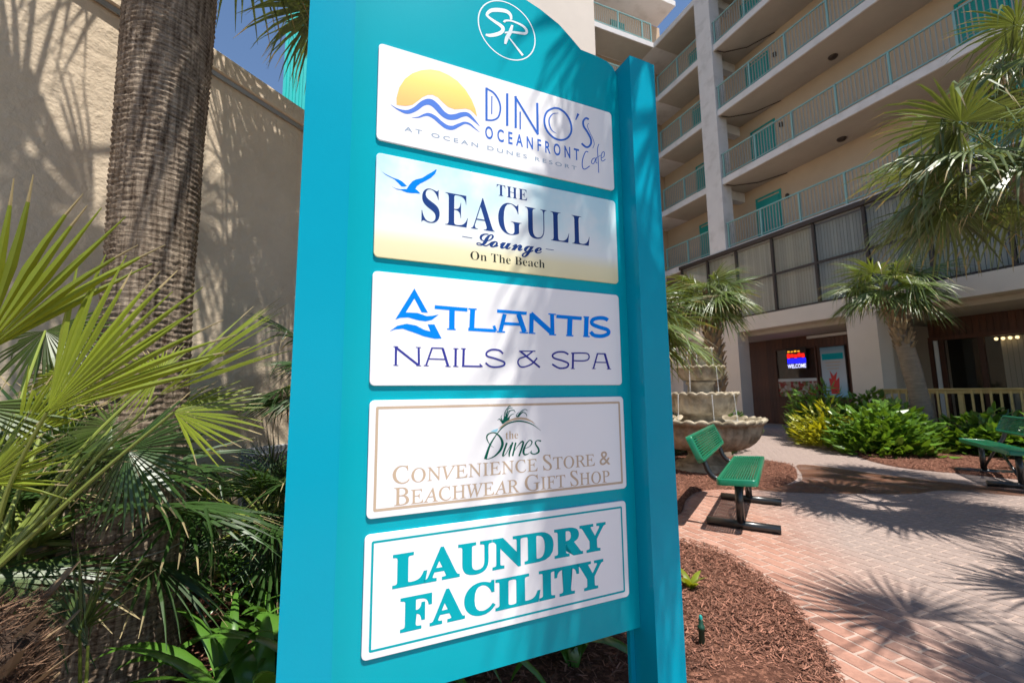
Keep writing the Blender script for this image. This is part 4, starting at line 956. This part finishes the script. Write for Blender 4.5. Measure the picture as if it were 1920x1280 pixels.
# other palms
def right_only(az, el): return 1.2 < az < 5.2
palm('palm with a full grey green crown whose trunk stands hidden behind the sign', (-1.02, 3.95, 0), (-1.25, 3.85, 5.25), .15, .13, 'sabal', 14, 21, sc=.95, lo=-30, skip=lambda az, el: (az < 1.0 or az > 5.3) and el < 30)
palm('palm overhanging from the right edge, its long bright fronds in front of the balconies', (7.0, 4.3, 0), (5.62, 4.55, 3.92), .13, .12, 'sabal', 23, 33, sc=1.15, lo=-42, hi=75)
palm('taller palm at the far right whose dark frond tips hang into the upper corner', (7.9, 5.2, 0), (7.65, 5.45, 6.1), .15, .13, 'sabal', 16, 35, sc=1.05)
caster = palm('palm outside the right edge casting frond shadows on the near bricks', (4.3, .1, 0), (3.95, .45, 4.7), .11, .10, 'sabal', 9, 37, sc=.9, lo=0)
mb = MB(); cr = Vector((3.95, .45, 4.7)); hb_ = Vector((3.62, 1.60, 4.5)); og = Vector(caster.location)
mb.mi = 1; mb.tube([cr-og, (cr+hb_)/2+Z*.12-og, hb_-og], [.014, .011, .008], 6, False); mb.mi = 0
fan(mb, hb_-og, (-.36, .78, -.12), (.1, .1, 1), 1.0, nseg=40, spread=250, fuse=.38, droop=.12, kink=.1, fold=.12, seed=19)
mb.build('frond', ['leaf_grey', 'petiole', 'dry'], caster)
palm('palm outside the right edge casting spiky shade on the path', (5.8, 1.5, 0), (5.45, 1.85, 3.4), .13, .12, 'sabal', 16, 38, sc=1.12, lo=-40)
palm('tall palm right of the camera casting streaky shade across the sign', (2.65, .25, 0), (1.25, 1.13, 4.95), .09, .07, 'sabal', 24, 41, sc=.64, lo=-68)
palm('slim cabbage palm leaning from the shrub bed in front of the cream pier', (10.2, 10.75, 0), (9.72, 10.9, 3.95), .20, .17, 'upright', 19, 51, boots=(.62, 1.0, 90, .20), sc=1.5, lo=-38, hi=84)
palm('pale green young palm growing behind the fountain', (4.55, 9.6, 0), (4.50, 9.6, 3.55), .17, .17, 'upright', 24, 53, boots=(.35, 1.0, 110, .20), sc=1.12, lo=-58)
palm('bright low fan palm fanning out from behind the right post of the sign', (1.08, 4.15, 0), (1.12, 4.15, 2.02), .14, .13, 'upright', 18, 57, boots=(.1, 1.0, 80, .14), sc=.85, lo=-35, hi=72)
# fan palm shrubs on the left
def shrub_palm(label, base, h, key, n, seed, sc, lo=-15, hi=82, skip=None):
    return palm(label, base, (base[0]+.03, base[1], h), .09, .08, key, n, seed, boots=(.0, 1.0, 50, .09), name='fan_palm', sc=sc, lo=lo, hi=hi, skip=skip)
shrub_palm('dark fan palm crowded against the wall at the left edge', (-2.35, 2.15, 0), .75, 'dark', 24, 61, 1.15)
shrub_palm('dark fan palm shrub between the big trunk and the sign', (-1.25, 3.05, 0), .55, 'dark', 15, 62, .72)
shrub_palm('small dark fan palm low behind the trunk and wire', (-1.75, 3.15, 0), .55, 'dark', 20, 63, .9)
shrub_palm('fan palm standing taller behind the trunk with spiky blue green leaves', (-1.38, 3.45, 0), 1.55, 'dark', 18, 64, .9, lo=-30)
shrub_palm('mid green fan palm half out of view at the left edge by the wall', (-2.65, 1.75, 0), .75, 'fanp', 20, 65, 1.0)
# the near fan palm: hand placed leaves
HP = Vector((-1.52, 1.30, .93))
np_ = thing('fan_palm', 'near fan palm with sunlit yellow green leaves on a shaggy brown stump at lower left', 'palm', (HP.x, HP.y, 0))
mb = MB(); vs = []; n1, n2 = 60, 64
for i in range(n1+1):
    z = -.05+.88*i/n1
    for j in range(n2):
        t = 2*PI*j/n2; r = (.118+.04*math.sin(z*4)*.3)*(1 if z < .74 else max(.05, (.84-z)/.10)**.5)+(.0 if z > .78 else 1)*.03*noise.noise(Vector((math.cos(t)*3, math.sin(t)*3, z*8))); vs.append((r*math.cos(t), r*math.sin(t), z))
mb.add(vs, [(i*n2+j, i*n2+(j+1) % n2, i*n2+n2+(j+1) % n2, i*n2+n2+j) for i in range(n1) for j in range(n2)]); mb.build('trunk', 'fibre', np_, True)
rg = random.Random(3); mb = MB()
for i in range(15000):
    z = rg.uniform(0, .86); t = rg.uniform(0, 2*PI); r = (.120+.02*rg.random())*(1 if z < .74 else rg.random()); p = Vector((r*math.cos(t), r*math.sin(t), z)); d = Vector((math.cos(t+rg.uniform(-.9, .9)), math.sin(t+rg.uniform(-.9, .9)), rg.uniform(-.3, 1.2))).normalized()
    L = rg.uniform(.02, .07); s_ = d.cross(Vector((rg.random(), rg.random(), rg.random()))).normalized()*.0019; mb.add([p-s_, p+s_, p+d*L], [(0, 1, 2)])
tag(mb.build('fibres', 'fibre_lt', np_), kind='stuff')
mb = MB()
for i in range(60):
    z = .10+.74*i/60; t = i*2.39996; out = Vector((math.cos(t), math.sin(t), 0)); s_ = Vector((-out.y, out.x, 0)); L = rg.uniform(.06, .17)*(.6+.6*z); d = (out*.8+Z*rg.uniform(.5, 1.1)).normalized(); p0 = out*.11+Z*z; w_ = rg.uniform(.012, .022)
    mb.add([p0-s_*w_*1.6, p0+s_*w_*1.6, p0+d*L+s_*w_*.5, p0+d*L-s_*w_*.5, p0-d.cross(s_)*.012+d*L*.3], [(0, 1, 4), (1, 2, 4), (2, 3, 4), (3, 0, 4)])
tag(mb.build('leaf_bases', 'boots', np_), kind='stuff')
def near_leaf(hub, tip, Yh, Yt, nrm, spread, seg, m='leaf_lt', seed=1, lab=None, start=None, parent=np_, Rk=1.0, **kw):
    h_ = at(*hub, Yh); t_ = at(*tip, Yt); ax = t_-h_; R = ax.length*Rk; org = Vector(parent.location)
    st = HP if start is None else Vector(start); st = Vector(st)
    mb = MB(); mid = (st+h_)/2+Z*.05*(h_-st).length+Vector(rg.choice([(.02, 0, 0), (-.02, 0, 0)]))
    mb.mi = 1; mb.tube([Vector(tuple(q))-org for q in catmull([tuple(st), tuple(mid), tuple(h_)], 8)], [.0085-.0045*k/16 for k in range(17)], 7, False); mb.mi = 0
    fan(mb, h_-org, ax, nrm, R, nseg=seg, spread=spread, seed=seed, **kw)
    o = mb.build('frond', [m, 'petiole', 'dry'], parent)
    if lab: o['label'] = lab
    return o
kw = dict(fuse=.50, droop=.05, kink=.02, fold=.2, wid=.95)
near_leaf((88, 772), (362, 520), 1.22, 1.38, (.62, -.6, .45), 74, 16, seed=1, **kw)
near_leaf((296, 742), (528, 572), 1.42, 1.50, (.35, -.35, .85), 62, 15, seed=2, **kw)
near_leaf((326, 772), (512, 748), 1.38, 1.50, (.05, -.62, .78), 140, 26, seed=3, **kw)
near_leaf((-40, 668), (172, 362), 1.15, 1.22, (.75, -.5, .2), 56, 11, seed=4, **kw)
near_leaf((-60, 760), (40, 900), 1.3, 1.3, (.3, -.9, .2), 130, 20, seed=5, m='leaf', **kw)
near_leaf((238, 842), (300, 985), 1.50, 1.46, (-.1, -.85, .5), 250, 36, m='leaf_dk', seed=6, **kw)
near_leaf((115, 700), (10, 800), 1.75, 1.7, (.1, -.8, .6), 220, 30, m='leaf_lt', seed=7, **kw)
near_leaf((85, 620), (105, 740), 1.80, 1.75, (0, -.8, .6), 220, 30, m='leaf', seed=8, **kw)
near_leaf((210, 800), (60, 850), 1.55, 1.5, (0, -.75, .6), 190, 28, m='leaf', seed=9, **kw)
near_leaf((300, 700), (190, 690), 1.62, 1.6, (0, -.8, .6), 200, 28, m='leaf_lt', seed=10, **kw)
near_leaf((30, 830), (150, 700), 1.34, 1.40, (.6, -.5, .5), 64, 12, seed=14, **kw)
near_leaf((-30, 905), (110, 800), 1.25, 1.28, (.3, -.8, .4), 110, 18, seed=15, **kw)
near_leaf((150, 860), (265, 800), 1.42, 1.46, (.2, -.7, .7), 80, 14, seed=16, m='leaf', **kw)
# small low palmetto beside the trunk, long narrow segments
lp = thing('palmetto', 'young palmetto with a few long narrow leaf blades at the foot of the big trunk', 'plant', (at(150, 1230, 1.55).x, 1.55, 0))
lpo = Vector(lp.location)
for i, (hb_, tp_, sp, sg) in enumerate((((150,1180),(160,1010),110,9), ((150,1180),(235,1090),60,6), ((165,1210),(110,1050),60,5))):
    near_leaf(hb_, tp_, 1.55, 1.55, (.1, -.9, .2), sp, sg, m='leaf', seed=30+i, start=lpo+Z*.02, parent=lp, fuse=.25, droop=.06, kink=0, fold=.1, wid=.8)
# strap leaved lilies
def strap(mb, p, az, L, w_, arch, rg, n=9):
    e = R_(rg.uniform(58, 84)); pos = Vector(p); tw = rg.uniform(-.5, .5); vs = []
    for k in range(n+1):
        t = k/n; d = Vector((math.cos(az)*math.cos(e), math.sin(az)*math.cos(e), math.sin(e))); s_ = Vector((-math.sin(az), math.cos(az), 0)); nn = d.cross(s_)
        s2 = s_*math.cos(tw*t)+nn*math.sin(tw*t); ww = w_*(math.sin(min(1, t*2.2+.25)*PI/2))*(1-t**3.2)+.001
        vs += [pos+s2*ww, pos+nn*ww*.35, pos-s2*ww]; pos = pos+d*L/n; e -= arch/n
    mb.add(vs, [f for k in range(n) for f in ((k*3, k*3+1, k*3+4, k*3+3), (k*3+1, k*3+2, k*3+5, k*3+4))])
def lily_mesh(seed, n, L, w_):
    rg = random.Random(seed); out = []
    for k in range(n):
        mb = MB(); strap(mb, (rg.uniform(-.03, .03), rg.uniform(-.03, .03), 0), k*2.4+rg.uniform(-.3, .3), L*rg.uniform(.7, 1.15), w_*rg.uniform(.8, 1.2), rg.uniform(1.2, 2.4), rg)
        o = mb.build('leaf', 'lily', smooth=True); out.append(o.data); bpy.data.objects.remove(o)
    return out
LI = [lily_mesh(70+k, 15, .72, .026) for k in range(4)]
LI2 = [lily_mesh(90+k, 13, .62, .040) for k in range(3)]
GL = 'strap leaved lilies under and beside the sign'
spots = [(-1.12,2.35,0),(-.92,2.15,1),(-1.35,2.62,0),(-.85,2.55,1),(-1.05,2.85,0),(-.70,1.95,1),(-.62,2.35,0),(-1.3,2.1,0),(-1.0,1.85,1),(-.5,2.75,0),(-.15,2.7,0),(.15,2.85,1),(.42,2.75,0),(.30,2.45,1),(-.30,2.35,0),(-1.6,2.9,0),(-.35,3.2,0),(.2,3.3,0)]
rg = random.Random(77)
for i, (x, y, kd) in enumerate(spots):
    where = 'between the big trunk and the sign' if x < -.75 else ('under the left half of the sign board' if x < 0 else 'under the right half of the sign board')
    th = thing('lily_plant', ('broad leaved glossy lily ' if kd else 'narrow leaved glossy lily ')+where, 'plant', (x, y, .03), rg.uniform(0, 6.28), GL)
    s_ = rg.uniform(.8, 1.15)
    for me in (LI2 if kd else LI)[i % 3]: put('leaf', me, th, (0, 0, 0), (0, 0, 0), (s_, s_, s_))
# leafy shrubs
def leaf_blob(mb, c, rx, ry, h, n, L, rg, asp=.42):
    for k in range(n):
        u = rg.random()**.45; t = rg.uniform(0, 2*PI); ph = math.acos(rg.uniform(0, 1)); bump = 1+.5*noise.noise(Vector((math.cos(t)*2, math.sin(t)*2, ph*2+c[0])))
        p = Vector((c[0]+rx*u*bump*math.sin(ph)*math.cos(t), c[1]+ry*u*bump*math.sin(ph)*math.sin(t), c[2]+h*u*bump*math.cos(ph)))
        d = Vector((math.cos(t)*math.sin(ph)+rg.uniform(-.5, .5), math.sin(t)*math.sin(ph)+rg.uniform(-.5, .5), rg.uniform(-.25, .7))).normalized()
        s_ = d.cross(Z+Vector((rg.uniform(-.6, .6), rg.uniform(-.6, .6), 0))).normalized(); nn = d.cross(s_); l = L*rg.uniform(.6, 1.25); w_ = l*asp*.5
        mb.add([p, p+d*l*.3+s_*w_+nn*w_*.25, p+d*l*.65+s_*w_*.8-nn*w_*.1, p+d*l-nn*w_*.6, p+d*l*.65-s_*w_*.8-nn*w_*.1, p+d*l*.3-s_*w_+nn*w_*.25, p+d*l*.5-nn*w_*.25], [(0, 1, 6), (1, 2, 6), (2, 3, 6), (3, 4, 6), (4, 5, 6), (5, 0, 6)])
def shrub(label, c, rx, ry, h, n, L, m, seed, asp=.58, cat='shrub'):
    th = thing('shrub', label, cat, (c[0], c[1], 0)); rg = random.Random(seed)
    st = MB()
    for k in range(9): a_ = rg.uniform(0, 6.28); st.tube([(0, 0, -.02), (rx*.3*math.cos(a_), ry*.3*math.sin(a_), h*.45), (rx*.6*math.cos(a_), ry*.6*math.sin(a_), h*.8)], [.012, .009, .004], 5)
    st.build('stems', 'petiole', th); mb = MB(); leaf_blob(mb, (0, 0, .04), rx, ry, h, n, L, rg, asp); tag(mb.build('foliage', m, th), kind='stuff'); return th
def g2(x, y): q = gnd(x, y); return (q.x, q.y)
shrub('dense green broad leaved shrub at the front of the right bed', (8.25, 9.85), .9, .9, .95, 1500, .22, 'shrub', 81)
shrub('bright yellow croton spreading over the edge of the right bed', (8.05, 11.2), .70, .70, .85, 900, .28, 'croton', 82, .24)
shrub('light green feathery shrub behind the yellow croton', (8.75, 12.3), .8, .8, 1.35, 1300, .28, 'shrub', 83, .3)
shrub('green shrub at the foot of the leaning palm', (9.25, 10.6), .8, .8, .98, 1500, .22, 'shrub', 84)
shrub('rounded green shrub behind the palm before the cream pier', (10.0, 12.2), .8, .8, 1.2, 1300, .20, 'shrub', 85)
shrub('low pale green shrubs below the deck railing', (10.35, 9.45), .8, .8, .80, 1300, .20, 'shrub', 86)
shrub('green shrub with a red flower below the middle of the deck railing', (11.0, 8.2), .8, .8, .95, 1300, .22, 'shrub', 87)
shrub('tall leafy bush behind the far right bench', (9.3, 7.15), .55, .55, .95, 500, .22, 'shrub', 88, .7)
shrub('leafy shrub at the right edge behind the bench', (10.6, 6.5), .9, .9, .8, 1500, .16, 'shrub', 89)
shrub('low dark shrub beside the left pier behind the fountain', (7.0, 14.6), 1.0, 1.0, .75, 1500, .15, 'shrub', 90)
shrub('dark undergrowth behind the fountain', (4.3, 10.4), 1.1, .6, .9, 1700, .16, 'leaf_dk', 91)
shrub('small green plant sprouting behind the upper fountain bowl', (3.0, 9.3), .5, .4, 1.5, 500, .25, 'leaf_dk', 92, .2)
shrub('leafy undergrowth against the wall behind the big trunk', (-1.95, 3.7), .3, .5, .8, 900, .09, 'shrub', 93)
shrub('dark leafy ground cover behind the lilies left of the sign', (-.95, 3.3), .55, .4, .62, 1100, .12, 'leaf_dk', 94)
# red flower
fl_ = MB()
for k in range(5): a_ = k*1.2566; fl_.add([(0, 0, 0), (.05*math.cos(a_-.4), .05*math.sin(a_-.4), .02), (.08*math.cos(a_), .08*math.sin(a_), .01), (.05*math.cos(a_+.4), .05*math.sin(a_+.4), .02)], [(0, 1, 2, 3)])
# sprout and irrigation riser in the near bed
sp_ = gnd(1296, 1106, .03); th = thing('sprout', 'small bright green sprout growing out of the mulch by the sign post', 'plant', sp_); rg = random.Random(9)
for k in range(6):
    mb = MB(); strap(mb, (0, 0, 0), R_(-20)+k*1.05, rg.uniform(.13, .20), .024, 1.1, rg, 6); mb.build('leaf', 'leaf_lt', th, True)
ir = gnd(1317, 1216, .02); th = thing('irrigation_riser', 'dark green plastic irrigation riser sticking out of the mulch', 'sprinkler', ir, .4)
M['riser'] = mat('green_plastic', (.008, .05, .03), .4); mb = MB(); mb.lathe([(.016, -.03), (.016, .10), (.019, .102), (.019, .122), (.012, .125), (.012, .150), (.009, .155), (0, .156)], 16); mb.build('stem', 'riser', th, True)
mb = MB(); mb.lathe([(.0105, .1575), (.010, .170), (.005, .178), (0, .179)], 12); mb.build('nozzle', 'door_teal', th, True)
